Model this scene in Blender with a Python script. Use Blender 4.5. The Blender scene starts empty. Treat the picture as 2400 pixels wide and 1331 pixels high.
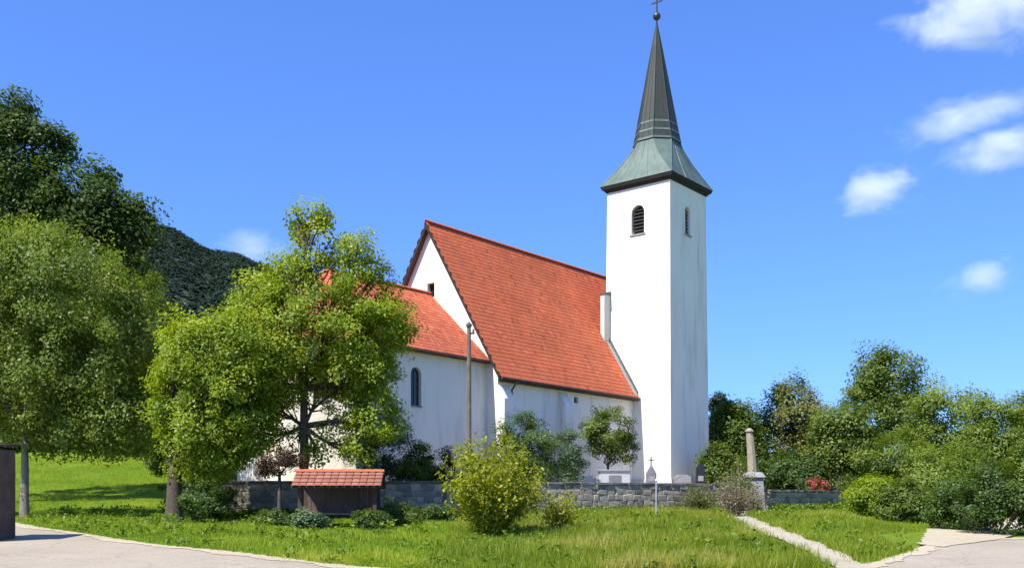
import bpy, bmesh, math, random
import numpy as np
from mathutils import Vector, Matrix, Quaternion

# ------------------------------------------------------------------ camera, sky, sun, exposure
SC = bpy.context.scene
COL = SC.collection
F, CX, HY, EYE = 2343.0, 1200.0, 1177.0, 1.6          # focal length in photo pixels, principal column, horizon row, eye height
cam_d = bpy.data.cameras.new('camera')
cam = bpy.data.objects.new('camera', cam_d); COL.objects.link(cam)
cam.location = (0, 0, EYE); cam.rotation_euler = (math.radians(90), 0, 0)
cam_d.sensor_width = 36; cam_d.lens = 36 * F / 2400; cam_d.shift_y = (HY - 665.5) / 2400
cam_d.clip_start = .1; cam_d.clip_end = 9000
SC.camera = cam

LX, LY = math.sin(math.radians(39)), math.cos(math.radians(39))   # church long axis, going away to the right
TH, ELEV = math.radians(5), math.radians(54)
SXh = -LX * math.cos(TH) - LY * math.sin(TH); SYh = -LY * math.cos(TH) + LX * math.sin(TH)
SUN = Vector((SXh * math.cos(ELEV), SYh * math.cos(ELEV), math.sin(ELEV)))
w = bpy.data.worlds.new('World'); SC.world = w; w.use_nodes = True
wn, wl = w.node_tree.nodes, w.node_tree.links
sky = wn.new('ShaderNodeTexSky'); sky.sky_type = 'NISHITA'; sky.sun_disc = False
sky.sun_elevation = ELEV; sky.sun_rotation = math.atan2(SXh, SYh)
sky.air_density = 1.0; sky.dust_density = 1; sky.ozone_density = 6; sky.altitude = 300
gm = wn.new('ShaderNodeGamma'); gm.inputs['Gamma'].default_value = .8; wl.new(sky.outputs[0], gm.inputs[0])   # a clear, deep blue summer sky
tm = wn.new('ShaderNodeVectorMath'); tm.operation = 'MULTIPLY'; tm.inputs[1].default_value = (.395 * 1.30, .60 * 1.30, 1.35); wl.new(gm.outputs[0], tm.inputs[0])
bgn = wn['Background']; wl.new(tm.outputs[0], bgn.inputs[0]); bgn.inputs[1].default_value = .14
sd = bpy.data.lights.new('sun', 'SUN'); sd.energy = 4.7; sd.angle = math.radians(.53); sd.color = (1, .935, .82)
so = bpy.data.objects.new('sun', sd); COL.objects.link(so); so.location = (-40, -40, 60)
so.rotation_euler = SUN.to_track_quat('Z', 'Y').to_euler()
SC.view_settings.view_transform = 'Standard'; SC.view_settings.look = 'None'
SC.view_settings.exposure = .92; SC.view_settings.gamma = 1
SC.cycles.max_bounces = 8; SC.cycles.transparent_max_bounces = 8; SC.cycles.volume_bounces = 6
SC.cycles.use_denoising = True

rng = np.random.default_rng(7); random.seed(7)
R = math.radians

# ------------------------------------------------------------------ helpers
def at(px, d): return (px - CX) / F * d
def zat(py, d): return EYE + (HY - py) / F * d

def sstep(a, b, x):
    t = np.clip((np.asarray(x, float) - a) / (b - a), 0, 1); return t * t * (3 - 2 * t)

def g(x, y):
    x = np.asarray(x, float); y = np.asarray(y, float)
    k = .8
    up = .046 * k * np.logaddexp(0, (y - 18.6) / k)              # soft ramp
    z = 1.0 - .12 * np.logaddexp(0, (1.0 - up) / .12)
    z = np.maximum(z, -.02) + .012 * np.clip(y - 40, 0, 30)
    left = sstep(-12, -21, x) if False else 1 - sstep(-21, -12, x)
    z = z + left * (.135 * 4 * np.logaddexp(0, (np.clip(y, 0, 150) - 50) / 4))
    z = z + .42 * np.exp(-((x - 11.3 - .12 * (y - 36)) / 1.5) ** 2 - ((y - 36) / 6.5) ** 2)
    z = z + .035 * np.sin(x * .55 + 1.3) * np.sin(y * .41) * sstep(20, 28, y)
    return z
def gz(x, y): return float(g(x, y))

def tag(o, label=None, cat=None, group=None, kind=None):
    if label: o['label'] = label
    if cat: o['category'] = cat
    if group: o['group'] = group
    if kind: o['kind'] = kind
    return o
def empty(name, loc=(0, 0, 0), rz=0):
    o = bpy.data.objects.new(name, None); COL.objects.link(o)
    o.location = loc; o.rotation_euler = (0, 0, rz); o.empty_display_size = .3; return o
def link(name, me, mat, parent=None):
    o = bpy.data.objects.new(name, me); COL.objects.link(o)
    if mat is not None and not me.materials: me.materials.append(mat)
    if parent is not None: o.parent = parent
    return o

class MB:
    def __init__(s): s.v, s.f = [], []
    def add(s, vs, fs):
        n = len(s.v); s.v += [tuple(v) for v in vs]; s.f += [tuple(i + n for i in f) for f in fs]; return s
    def hexa(s, p):   # 4 bottom ccw, 4 top ccw
        return s.add(p, [(3, 2, 1, 0), (4, 5, 6, 7), (0, 1, 5, 4), (1, 2, 6, 5), (2, 3, 7, 6), (3, 0, 4, 7)])
    def box(s, x0, x1, y0, y1, z0, z1):
        return s.hexa([(x0, y0, z0), (x1, y0, z0), (x1, y1, z0), (x0, y1, z0), (x0, y0, z1), (x1, y0, z1), (x1, y1, z1), (x0, y1, z1)])
    def prism(s, poly, vec):   # planar polygon extruded by vec
        n = len(poly); vec = Vector(vec); a = [Vector(p) for p in poly]; b = [p + vec for p in a]
        return s.add(a + b, [tuple(range(n))[::-1], tuple(range(n, 2 * n))] + [(i, (i + 1) % n, n + (i + 1) % n, n + i) for i in range(n)])
    def tube(s, pts, rad, n=8, cap=True):
        pts = [Vector(p) for p in pts]; rad = rad if hasattr(rad, '__len__') else [rad] * len(pts)
        vs = []; fs = []; up = None
        for i, p in enumerate(pts):
            d = (pts[min(i + 1, len(pts) - 1)] - pts[max(i - 1, 0)]).normalized()
            if up is None: up = Vector((0, 0, 1)) if abs(d.z) < .9 else Vector((1, 0, 0))
            a = d.cross(up).normalized(); b = a.cross(d).normalized(); up = b
            for k in range(n):
                t = 2 * math.pi * k / n; vs.append(p + (a * math.cos(t) + b * math.sin(t)) * rad[i])
        for i in range(len(pts) - 1):
            for k in range(n):
                k2 = (k + 1) % n; fs.append((i * n + k, i * n + k2, (i + 1) * n + k2, (i + 1) * n + k))
        if cap:
            fs.append(tuple(range(n))[::-1]); m = (len(pts) - 1) * n; fs.append(tuple(range(m, m + n)))
        return s.add(vs, fs)
    def lathe(s, prof, c=(0, 0, 0), n=16):
        vs = []; fs = []
        for r, z in prof:
            for k in range(n):
                t = 2 * math.pi * k / n; vs.append((c[0] + r * math.cos(t), c[1] + r * math.sin(t), c[2] + z))
        for i in range(len(prof) - 1):
            for k in range(n):
                k2 = (k + 1) % n; fs.append((i * n + k, i * n + k2, (i + 1) * n + k2, (i + 1) * n + k))
        fs.append(tuple(range(n))[::-1]); m = (len(prof) - 1) * n; fs.append(tuple(range(m, m + n)))
        return s.add(vs, fs)
    def mesh(s, name='m', bevel=0, smooth=False, seg=1):
        me = bpy.data.meshes.new(name); me.from_pydata(s.v, [], s.f)
        bm = bmesh.new(); bm.from_mesh(me); bmesh.ops.recalc_face_normals(bm, faces=bm.faces)
        if bevel: bmesh.ops.bevel(bm, geom=list(bm.edges), offset=bevel, segments=seg, affect='EDGES', profile=.7)
        bm.to_mesh(me); bm.free()
        if smooth:
            for p in me.polygons: p.use_smooth = True
        return me
    def build(s, name, mat, parent=None, bevel=0, smooth=False):
        return link(name, s.mesh(name, bevel, smooth), mat, parent)

def np_mesh(name, V, nper, tint=None, smooth=False):
    """polygons of nper verts each, V shape (n*nper,3)"""
    me = bpy.data.meshes.new(name); n = len(V) // nper
    me.vertices.add(len(V)); me.vertices.foreach_set('co', np.ascontiguousarray(V, np.float32).ravel())
    me.loops.add(len(V)); me.loops.foreach_set('vertex_index', np.arange(len(V), dtype=np.int32))
    me.polygons.add(n); me.polygons.foreach_set('loop_start', np.arange(0, len(V), nper, dtype=np.int32))
    me.polygons.foreach_set('loop_total', np.full(n, nper, np.int32))
    if tint is not None:
        a = me.attributes.new('tint', 'FLOAT', 'FACE'); a.data.foreach_set('value', np.ascontiguousarray(tint, np.float32))
    me.update(calc_edges=True); return me

# ------------------------------------------------------------------ materials
def nt(name):
    m = bpy.data.materials.new(name); m.use_nodes = True
    return m, m.node_tree.nodes, m.node_tree.links, m.node_tree.nodes['Principled BSDF']
def ramp(N, stops):
    r = N.new('ShaderNodeValToRGB'); e = r.color_ramp.elements
    while len(e) < len(stops): e.new(.5)
    for i, (p, c) in enumerate(stops): e[i].position = p; e[i].color = (*c, 1) if len(c) == 3 else c
    return r
def noise(N, L, scale, detail=6, rough=.6, vec=None, coord='Object', dist=0):
    n = N.new('ShaderNodeTexNoise'); n.inputs['Scale'].default_value = scale; n.inputs['Detail'].default_value = detail
    n.inputs['Roughness'].default_value = rough; n.inputs['Distortion'].default_value = dist
    if vec is None:
        t = N.new('ShaderNodeTexCoord'); L.new(t.outputs[coord], n.inputs['Vector'])
    else: L.new(vec, n.inputs['Vector'])
    return n
def bump(N, L, P, h, strength=.3, dist=.02):
    b = N.new('ShaderNodeBump'); b.inputs['Strength'].default_value = strength; b.inputs['Distance'].default_value = dist
    L.new(h, b.inputs['Height']); L.new(b.outputs[0], P.inputs['Normal'])
def mix(N, L, a, b, f, mode='MIX'):
    m = N.new('ShaderNodeMix'); m.data_type = 'RGBA'; m.blend_type = mode
    for sock, v in ((m.inputs[0], f), (m.inputs[6], a), (m.inputs[7], b)):
        if hasattr(v, 'is_linked'): L.new(v, sock)
        else: sock.default_value = v if not isinstance(v, tuple) or len(v) == 4 else (*v, 1)
    return m.outputs[2]
def scaled(N, L, sc, coord='Object'):
    t = N.new('ShaderNodeTexCoord'); m = N.new('ShaderNodeMapping'); m.inputs['Scale'].default_value = sc
    L.new(t.outputs[coord], m.inputs[0]); return m.outputs[0]

def simple(name, c1, c2, scale=6, rough=.8, bmp=.25, bd=.01, det=6, metal=0):
    m, N, L, P = nt(name); n = noise(N, L, scale, det)
    r = ramp(N, [(.3, c1), (.7, c2)]); L.new(n.outputs[0], r.inputs[0]); L.new(r.outputs[0], P.inputs['Base Color'])
    P.inputs['Roughness'].default_value = rough; P.inputs['Metallic'].default_value = metal
    n2 = noise(N, L, scale * 5, 4); bump(N, L, P, n2.outputs[0], bmp, bd); return m

def plaster(name, base, dirt):
    m, N, L, P = nt(name)
    n1 = noise(N, L, .35, 5, .65); r1 = ramp(N, [(.35, tuple(c * .93 for c in base)), (.65, base)]); L.new(n1.outputs[0], r1.inputs[0])
    st = noise(N, L, 1.0, 5, .7, vec=scaled(N, L, (1.6, 1.6, .16)))           # rain streaks
    r2 = ramp(N, [(.52, (0, 0, 0)), (.78, (1, 1, 1))]); L.new(st.outputs[0], r2.inputs[0])
    c = mix(N, L, r1.outputs[0], dirt, r2.outputs[0])
    mm = N.new('ShaderNodeMix'); mm.data_type = 'RGBA'; mm.inputs[0].default_value = .72
    L.new(r1.outputs[0], mm.inputs[6]); L.new(c, mm.inputs[7])
    # splash dirt at the foot of the wall
    t = N.new('ShaderNodeTexCoord'); sx = N.new('ShaderNodeSeparateXYZ'); L.new(t.outputs['Object'], sx.inputs[0])
    mr = N.new('ShaderNodeMapRange'); mr.inputs[1].default_value = 1.6; mr.inputs[2].default_value = 3.4; mr.inputs[3].default_value = .8; mr.inputs[4].default_value = 0
    n3 = noise(N, L, 1.3, 5); ad = N.new('ShaderNodeMath'); ad.operation = 'MULTIPLY_ADD'; ad.inputs[1].default_value = 1.6
    L.new(n3.outputs[0], ad.inputs[0]); L.new(sx.outputs[2], ad.inputs[2]); L.new(ad.outputs[0], mr.inputs[0])
    c2 = mix(N, L, mm.outputs[2], dirt, mr.outputs[0])
    L.new(c2, P.inputs['Base Color']); P.inputs['Roughness'].default_value = .92; P.inputs['Specular IOR Level'].default_value = .2
    n4 = noise(N, L, 9, 8, .7); n5 = noise(N, L, .9, 3)
    ma = N.new('ShaderNodeMath'); ma.operation = 'MULTIPLY_ADD'; ma.inputs[1].default_value = 2.5; L.new(n5.outputs[0], ma.inputs[0]); L.new(n4.outputs[0], ma.inputs[2])
    bump(N, L, P, ma.outputs[0], .35, .03); return m

def tiles_mat(name, a, b, c):
    m, N, L, P = nt(name)
    ge = N.new('ShaderNodeNewGeometry'); r = ramp(N, [(0, tuple(x * .62 for x in a)), (.05, a), (.5, b), (.97, c), (1, tuple(min(1, x * 1.25) for x in c))]); L.new(ge.outputs['Random Per Island'], r.inputs[0])
    n = noise(N, L, .28, 6, .7); r2 = ramp(N, [(.3, (.76, .72, .70)), (.5, (.97, .96, .95)), (.7, (1.14, 1.10, 1.06))]); L.new(n.outputs[0], r2.inputs[0])
    col = mix(N, L, r.outputs[0], r2.outputs[0], 1.0, 'MULTIPLY')
    st = noise(N, L, 1.2, 6, .7, vec=scaled(N, L, (1.5, .35, .35))); r4 = ramp(N, [(.52, (0, 0, 0)), (.75, (.5, .5, .5))]); L.new(st.outputs[0], r4.inputs[0])
    col = mix(N, L, col, (.20, .085, .05, 1), r4.outputs[0])
    n2 = noise(N, L, 2.2, 8, .75); r3 = ramp(N, [(.60, (0, 0, 0)), (.74, (.5, .5, .5))]); L.new(n2.outputs[0], r3.inputs[0])
    col = mix(N, L, col, (.22, .17, .10, 1), r3.outputs[0])
    L.new(col, P.inputs['Base Color']); P.inputs['Roughness'].default_value = .8
    n4 = noise(N, L, 30, 3); bump(N, L, P, n4.outputs[0], .2, .01); return m

def leaf_mat(name, dark, mid, light, trans=.32):
    m = bpy.data.materials.new(name); m.use_nodes = True; N, L = m.node_tree.nodes, m.node_tree.links
    N.remove(N['Principled BSDF']); out = N['Material Output']
    a = N.new('ShaderNodeAttribute'); a.attribute_name = 'tint'
    r = ramp(N, [(0, dark), (.5, mid), (1, light)]); L.new(a.outputs['Fac'], r.inputs[0])
    d = N.new('ShaderNodeBsdfDiffuse'); L.new(r.outputs[0], d.inputs[0])
    t = N.new('ShaderNodeBsdfTranslucent'); tc = mix(N, L, r.outputs[0], (1.25, 1.2, .45, 1), 1.0, 'MULTIPLY'); L.new(tc, t.inputs[0])
    ms = N.new('ShaderNodeMixShader'); ms.inputs[0].default_value = trans; L.new(d.outputs[0], ms.inputs[1]); L.new(t.outputs[0], ms.inputs[2])
    gl = N.new('ShaderNodeBsdfGlossy'); gl.inputs['Roughness'].default_value = .5; gl.inputs[0].default_value = (.9, .95, 1, 1)
    m2 = N.new('ShaderNodeMixShader'); m2.inputs[0].default_value = .018; L.new(ms.outputs[0], m2.inputs[1]); L.new(gl.outputs[0], m2.inputs[2])
    L.new(m2.outputs[0], out.inputs[0]); return m

M = {}
M['plaster'] = plaster('white_plaster', (.83, .775, .685), (.40, .365, .31))
M['greyplaster'] = plaster('grey_plaster', (.52, .53, .49), (.3, .31, .27))
M['tile'] = tiles_mat('red_clay_tile', (.42, .084, .026), (.46, .098, .032), (.485, .112, .038))
M['oldtile'] = tiles_mat('worn_clay_tile', (.42, .082, .032), (.47, .105, .043), (.52, .14, .06))
M['roofdeck'] = simple('roof_batten', (.10, .03, .02), (.14, .045, .03), 4)
M['wood'] = simple('dark_brown_wood', (.035, .02, .013), (.075, .045, .028), 3, .75)
M['polewood'] = simple('aged_pole_wood', (.10, .08, .06), (.19, .155, .12), 3, .9)
M['darkwood'] = simple('dark_shaded_wood', (.010, .008, .008), (.022, .018, .016), 3, .85)  # dark wood, with shade of verge and louvres put into the colour
M['greywood'] = simple('weathered_wood', (.20, .165, .13), (.33, .28, .22), 3, .85)
M['metal'] = simple('dark_sheet_metal', (.05, .06, .06), (.10, .11, .10), 3, .5, .1)
M['palemetal'] = simple('galvanised_steel', (.42, .43, .44), (.55, .56, .57), 8, .45, .05, metal=.6)
M['lead'] = simple('lead_flashing', (.22, .24, .23), (.34, .36, .34), 3, .6, .15)
M['glass'] = simple('dark_window_glass', (.008, .010, .012), (.02, .022, .025), 3, .12, .04)
M['stone'] = None
M['gilt'] = simple('dark_gilt', (.05, .045, .05), (.09, .08, .08), 5, .4, .05, metal=.6)

def spire_mat(name, stops, scale):
    m, N, L, P = nt(name)
    n = noise(N, L, scale, 6, .7, vec=scaled(N, L, (1, 1, .45))); r = ramp(N, stops); L.new(n.outputs[0], r.inputs[0])
    L.new(r.outputs[0], P.inputs['Base Color']); P.inputs['Roughness'].default_value = .55; P.inputs['Metallic'].default_value = .15
    n2 = noise(N, L, 6, 4); bump(N, L, P, n2.outputs[0], .15, .02); return m
M['spire'] = spire_mat('dark_weathered_copper', [(.3, (.014, .020, .015)), (.5, (.024, .033, .024)), (.6, (.032, .030, .022)), (.72, (.045, .072, .058))], 1.1)
M['patina'] = spire_mat('green_copper_patina', [(.28, (.05, .075, .062)), (.5, (.085, .125, .104)), (.75, (.125, .18, .15))], 1.3)

def stone_mat(name, stops):
    m, N, L, P = nt(name)
    oi = N.new('ShaderNodeObjectInfo'); r = ramp(N, stops); L.new(oi.outputs['Random'], r.inputs[0])
    n = noise(N, L, 2.2, 8, .7); r2 = ramp(N, [(.3, (.6, .6, .6)), (.7, (1.15, 1.13, 1.1))]); L.new(n.outputs[0], r2.inputs[0])
    c = mix(N, L, r.outputs[0], r2.outputs[0], 1.0, 'MULTIPLY'); L.new(c, P.inputs['Base Color'])
    P.inputs['Roughness'].default_value = .9; n3 = noise(N, L, 5, 8, .7); bump(N, L, P, n3.outputs[0], .6, .06); return m
M['stone'] = stone_mat('rubble_stone', [(0, (.17, .15, .12)), (.3, (.27, .235, .185)), (.6, (.38, .325, .25)), (.8, (.30, .265, .22)), (1, (.47, .40, .31))])
M['mortar'] = simple('lime_mortar', (.34, .31, .265), (.44, .40, .345), 4, .95, .5, .02)
M['coping'] = stone_mat('coping_stone', [(0, (.10, .095, .085)), (1, (.19, .175, .155))])
M['palestone'] = simple('pale_limestone', (.19, .185, .19), (.31, .30, .305), 2.5, .85, .4, .02)
M['tanstone'] = simple('tan_weathered_stone', (.22, .19, .14), (.33, .285, .215), 2.5, .9, .5, .03)
M['greystone'] = simple('grey_gravestone', (.13, .13, .14), (.22, .22, .23), 4, .6, .2, .01)
M['blackstone'] = simple('black_granite', (.015, .015, .02), (.035, .035, .045), 20, .18, .02)
M['whitestone'] = simple('white_marble', (.42, .44, .44), (.54, .55, .54), 3, .6, .1, .01)
M['bark'] = simple('brown_bark', (.045, .033, .024), (.11, .085, .06), 5, .95, .9, .03)
M['palebark'] = simple('grey_bark', (.13, .115, .10), (.24, .215, .18), 5, .95, .8, .03)
M['shedwood'] = simple('red_brown_plank', (.065, .038, .030), (.13, .08, .062), 2.5, .8, .5, .01)

def ground_mat():
    m, N, L, P = nt('meadow_soil')
    n1 = noise(N, L, .16, 8, .72); r = ramp(N, [(.28, (.09, .165, .012)), (.45, (.135, .225, .014)), (.62, (.18, .26, .020)), (.74, (.27, .25, .07))]); L.new(n1.outputs[0], r.inputs[0])
    n2 = noise(N, L, 3.5, 8, .75); r2 = ramp(N, [(.3, (.62, .62, .6)), (.7, (1.2, 1.18, 1.1))]); L.new(n2.outputs[0], r2.inputs[0])
    L.new(mix(N, L, r.outputs[0], r2.outputs[0], 1.0, 'MULTIPLY'), P.inputs['Base Color'])
    P.inputs['Roughness'].default_value = 1; P.inputs['Specular IOR Level'].default_value = .1
    n3 = noise(N, L, 7, 6, .8); bump(N, L, P, n3.outputs[0], .9, .12); return m
M['ground'] = ground_mat()
def road_mat(name, c1, c2, spots, cracks=0):
    m, N, L, P = nt(name)
    n1 = noise(N, L, .3, 7, .65); r = ramp(N, [(.3, c1), (.7, c2)]); L.new(n1.outputs[0], r.inputs[0])
    n2 = noise(N, L, 14, 6, .85); r2 = ramp(N, [(.3, (.66, .66, .66)), (.68, (1.14, 1.13, 1.12))]); L.new(n2.outputs[0], r2.inputs[0])
    c = mix(N, L, r.outputs[0], r2.outputs[0], 1.0, 'MULTIPLY')
    n3 = noise(N, L, .7, 7, .72, dist=1.5); r3 = ramp(N, [(.56, (0, 0, 0)), (.72, (.7, .7, .7))]); L.new(n3.outputs[0], r3.inputs[0])
    c = mix(N, L, c, spots, r3.outputs[0])
    if cracks:
        v = N.new('ShaderNodeTexVoronoi'); v.feature = 'DISTANCE_TO_EDGE'; v.inputs['Scale'].default_value = .42
        t = N.new('ShaderNodeTexCoord'); nn = noise(N, L, 1.3, 5, .7); vm = N.new('ShaderNodeVectorMath'); vm.operation = 'MULTIPLY_ADD'; vm.inputs[1].default_value = (.9, .9, .9)
        L.new(nn.outputs['Color'], vm.inputs[0]); L.new(t.outputs['Object'], vm.inputs[2]); L.new(vm.outputs[0], v.inputs['Vector'])
        rc = ramp(N, [(0, (.38, .38, .38)), (.013, (0, 0, 0))]); L.new(v.outputs['Distance'], rc.inputs[0]); c = mix(N, L, c, (.09, .08, .065, 1), rc.outputs[0])
    L.new(c, P.inputs['Base Color']); P.inputs['Roughness'].default_value = .95; P.inputs['Specular IOR Level'].default_value = .25
    bump(N, L, P, n2.outputs[0], .6, .02); return m
M['road'] = road_mat('bleached_asphalt', (.30, .26, .20), (.375, .325, .255), (.24, .205, .155, 1), 1)
M['gravel'] = road_mat('sandy_gravel', (.37, .32, .225), (.46, .40, .29), (.27, .24, .155, 1))
M['concrete'] = road_mat('pale_concrete', (.33, .295, .215), (.42, .38, .29), (.16, .17, .07, 1))
M['hillsoil'] = simple('forest_floor', (.012, .026, .012), (.025, .04, .018), .05, 1, .2)

M['leaf_dark'] = leaf_mat('leaf_dark_green', (.034, .070, .012), (.068, .122, .020), (.125, .19, .042), .45)
M['leaf_olive'] = leaf_mat('leaf_olive', (.09, .142, .016), (.165, .235, .028), (.26, .325, .06), .5)
M['leaf_bright'] = leaf_mat('leaf_yellow_green', (.13, .20, .010), (.235, .32, .016), (.35, .42, .035), .52)
M['leaf_mid'] = leaf_mat('leaf_mid_green', (.06, .10, .012), (.115, .17, .020), (.19, .25, .04), .45)
M['leaf_blue'] = leaf_mat('leaf_blue_green', (.045, .09, .04), (.09, .155, .07), (.17, .24, .12), .4)
M['leaf_weed'] = leaf_mat('leaf_weed', (.075, .14, .010), (.13, .21, .016), (.21, .28, .03), .45)
M['leaf_gold'] = leaf_mat('leaf_gold', (.15, .19, .008), (.27, .30, .012), (.42, .42, .035), .5)
M['leaf_brown'] = leaf_mat('leaf_brown', (.030, .018, .009), (.070, .040, .018), (.12, .075, .03), .2)
M['leaf_russet'] = leaf_mat('leaf_russet_green', (.085, .115, .022), (.15, .18, .04), (.25, .225, .08), .45)
M['leaf_straw'] = leaf_mat('dry_stalk', (.13, .11, .055), (.22, .18, .10), (.32, .28, .18), .2)
M['leaf_forest'] = leaf_mat('forest_canopy', (.012, .027, .018), (.017, .034, .021), (.025, .045, .025), .15)
M['grass'] = leaf_mat('grass_blade', (.14, .22, .008), (.235, .325, .012), (.38, .40, .045), .44)
M['tallgrass'] = leaf_mat('meadow_grass', (.14, .20, .010), (.22, .28, .016), (.38, .36, .08), .4)
M['flower'] = leaf_mat('red_pink_petal', (.35, .02, .03), (.5, .06, .10), (.65, .35, .33), .3)

# ------------------------------------------------------------------ the setting: ground, road, path, hills
def grid_axis(lo, hi, step, far):
    a = list(np.arange(lo, hi + .01, step)); s = step; x = hi
    while x < far: s *= 1.35; x += s; a.append(x)
    s = step; x = lo
    while x > -far: s *= 1.35; x -= s; a.insert(0, x)
    return np.array(a)
xs, ys = grid_axis(-45, 45, 1.0, 2600), grid_axis(0, 110, 1.0, 2600)
XX, YY = np.meshgrid(xs, ys); ZZ = g(XX, YY)
nx, ny = len(xs), len(ys)
me = bpy.data.meshes.new('ground')
me.from_pydata(np.stack([XX, YY, ZZ], -1).reshape(-1, 3).tolist(), [],
               [(j * nx + i, j * nx + i + 1, (j + 1) * nx + i + 1, (j + 1) * nx + i) for j in range(ny - 1) for i in range(nx - 1)])
for p in me.polygons: p.use_smooth = True
tag(link('ground', me, M['ground']), kind='structure')

# road: edge of the lawn, as ground points (x, y)
EDGE = [(-60, 92), (-38, 60), (-27, 46), (-17.8, 36.2), (-13, 30.8), (-9.3, 27.2), (-6, 24.2), (-3.5, 22.0), (-1, 20.8), (2, 20.2), (5, 20.6), (7.5, 22.0), (9.4, 24.2), (10.9, 26.4), (12.2, 28.3), (14, 29.4), (17, 30.2), (22, 31.2), (30, 33), (45, 37), (70, 45)]
def catmull(P, n):
    out = []; P = [Vector(p) for p in P]
    for i in range(len(P) - 1):
        p0, p1, p2, p3 = P[max(i - 1, 0)], P[i], P[i + 1], P[min(i + 2, len(P) - 1)]
        for k in range(n):
            t = k / n; out.append(.5 * (2 * p1 + (p2 - p0) * t + (2 * p0 - 5 * p1 + 4 * p2 - p3) * t * t + (3 * p1 - p0 - 3 * p2 + p3) * t ** 3))
    return out + [P[-1]]
EC = catmull([Vector((a, b, 0)) for a, b in EDGE], 22)
ex = np.array([p.x for p in EC]); ey = np.array([p.y for p in EC])
def edge_y(x): return np.interp(x, ex, ey)
def drape(name, left, right, mat, off, cols=8, jag=0, parent=None):
    vs, fs = [], []; n = len(left)
    for i in range(n):
        for c in range(cols + 1):
            t = c / cols; x = left[i][0] * (1 - t) + right[i][0] * t; y = left[i][1] * (1 - t) + right[i][1] * t
            if c == 0 and jag: y += random.uniform(-jag, jag)
            vs.append((x, y, gz(x, y) + off))
    k = cols + 1
    for i in range(n - 1):
        for c in range(cols): fs.append((i * k + c, (i + 1) * k + c, (i + 1) * k + c + 1, i * k + c + 1))
    m = bpy.data.meshes.new(name); m.from_pydata(vs, [], fs)
    for p in m.polygons: p.use_smooth = True
    return link(name, m, mat, parent)
far_side = [(p.x * 1.0 * .6 + (0 if abs(p.x) < 20 else 0), min(p.y, 24) - 34 - abs(p.x) * .05) for p in EC]
tag(drape('road', [(p.x, p.y) for p in EC], far_side, M['road'], .03, 24, .08), kind='structure')
sh = []
for i, p in enumerate(EC):
    a, b = EC[max(i - 1, 0)], EC[min(i + 1, len(EC) - 1)]; d = (b - a).normalized(); n = Vector((-d.y, d.x, 0))
    wdt = .30 + .09 * math.sin(i * .47) + .1 * math.sin(i * .21) + random.uniform(-.07, .07)
    sh.append(((p.x + n.x * .12, p.y + n.y * .12), (p.x - n.x * wdt, p.y - n.y * wdt)))
tag(drape('gravel_shoulder', [a for a, b in sh], [b for a, b in sh], M['gravel'], .042, 3, .09), kind='structure')
# sandy spur that leaves the road to the right, beside the hedge
SPUR = catmull([Vector(p) for p in [(11.3, 27.0, 0), (12.7, 30, 0), (14.6, 34, 0), (17.6, 38, 0), (23, 42, 0)]], 16)
tag(drape('gravel_drive', [(p.x - .15 + random.uniform(-.06, .06), p.y + .4) for p in SPUR], [(p.x + .3 + 1.5 * float(sstep(0, 26, i)) + random.uniform(-.05, .05), p.y - .2 - 1.1 * float(sstep(0, 26, i))) for i, p in enumerate(SPUR)], M['gravel'], .05, 4, .1), kind='structure')
# footpath to the churchyard
PATH = catmull([Vector(p) for p in [(7.35, 21.4, 0), (7.9, 26, 0), (8.3, 31, 0), (8.7, 36, 0), (9.6, 42, 0), (11.2, 49.5, 0)]], 30)
tag(drape('footpath', [(p.x - .40 + .06 * math.sin(i * .3) + random.uniform(-.04, .04), p.y) for i, p in enumerate(PATH)], [(p.x + .40 + .06 * math.sin(i * .37) + random.uniform(-.04, .04), p.y) for i, p in enumerate(PATH)], M['concrete'], .055, 2), kind='structure')
def path_x(y): return np.interp(y, [p.y for p in PATH], [p.x for p in PATH])

# churchyard terrace, retained by the wall
W0, W1, W2, W3, W4 = Vector((-12.2, 42.0)), Vector((-3.0, 42.8)), Vector((10.7, 50.6)), Vector((13.2, 51.4)), Vector((21.2, 60))
yard = [W0 + Vector((.1, .35)), W1 + Vector((0, .4)), W2 + Vector((-.2, .4)), Vector((12, 52.4)), W3 + Vector((-.1, .4)), W4 + Vector((-.2, .2)), Vector((20, 76)), Vector((-6, 78)), Vector((-16, 62))]
YZ = 2.0
b = MB(); b.prism([(p.x, p.y, .4) for p in yard], (0, 0, YZ - .4))
tag(b.build('churchyard_ground', M['gravel']), kind='structure')  # pale gravel added to bounce warm light onto the shaded walls

# far wooded hill and low horizon hills
def hill_z(az, r):     # az: tan of the bearing, r: distance along +Y
    p = az * F + CX
    row = np.minimum(548 + .35 * (p - 360), 1085)
    top = EYE + (HY - row) / F * 900 - 6
    return top * sstep(250, 900, r) * (1 - .5 * sstep(900, 1600, r)) + (2.2 * np.sin(az * 47) + 1.6 * np.sin(az * 111 + 1)) * sstep(350, 800, r) - 1
az = np.linspace(-.95, .95, 150); rr = np.linspace(230, 1600, 44)
AZ, RR = np.meshgrid(az, rr); HZ = hill_z(AZ, RR)
me = bpy.data.meshes.new('hill'); na = len(az)
me.from_pydata(np.stack([AZ * RR, RR, HZ], -1).reshape(-1, 3).tolist(), [], [(j * na + i, j * na + i + 1, (j + 1) * na + i + 1, (j + 1) * na + i) for j in range(len(rr) - 1) for i in range(na - 1)])
for p in me.polygons: p.use_smooth = True
tag(link('hill', me, M['hillsoil']), kind='structure')

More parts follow.
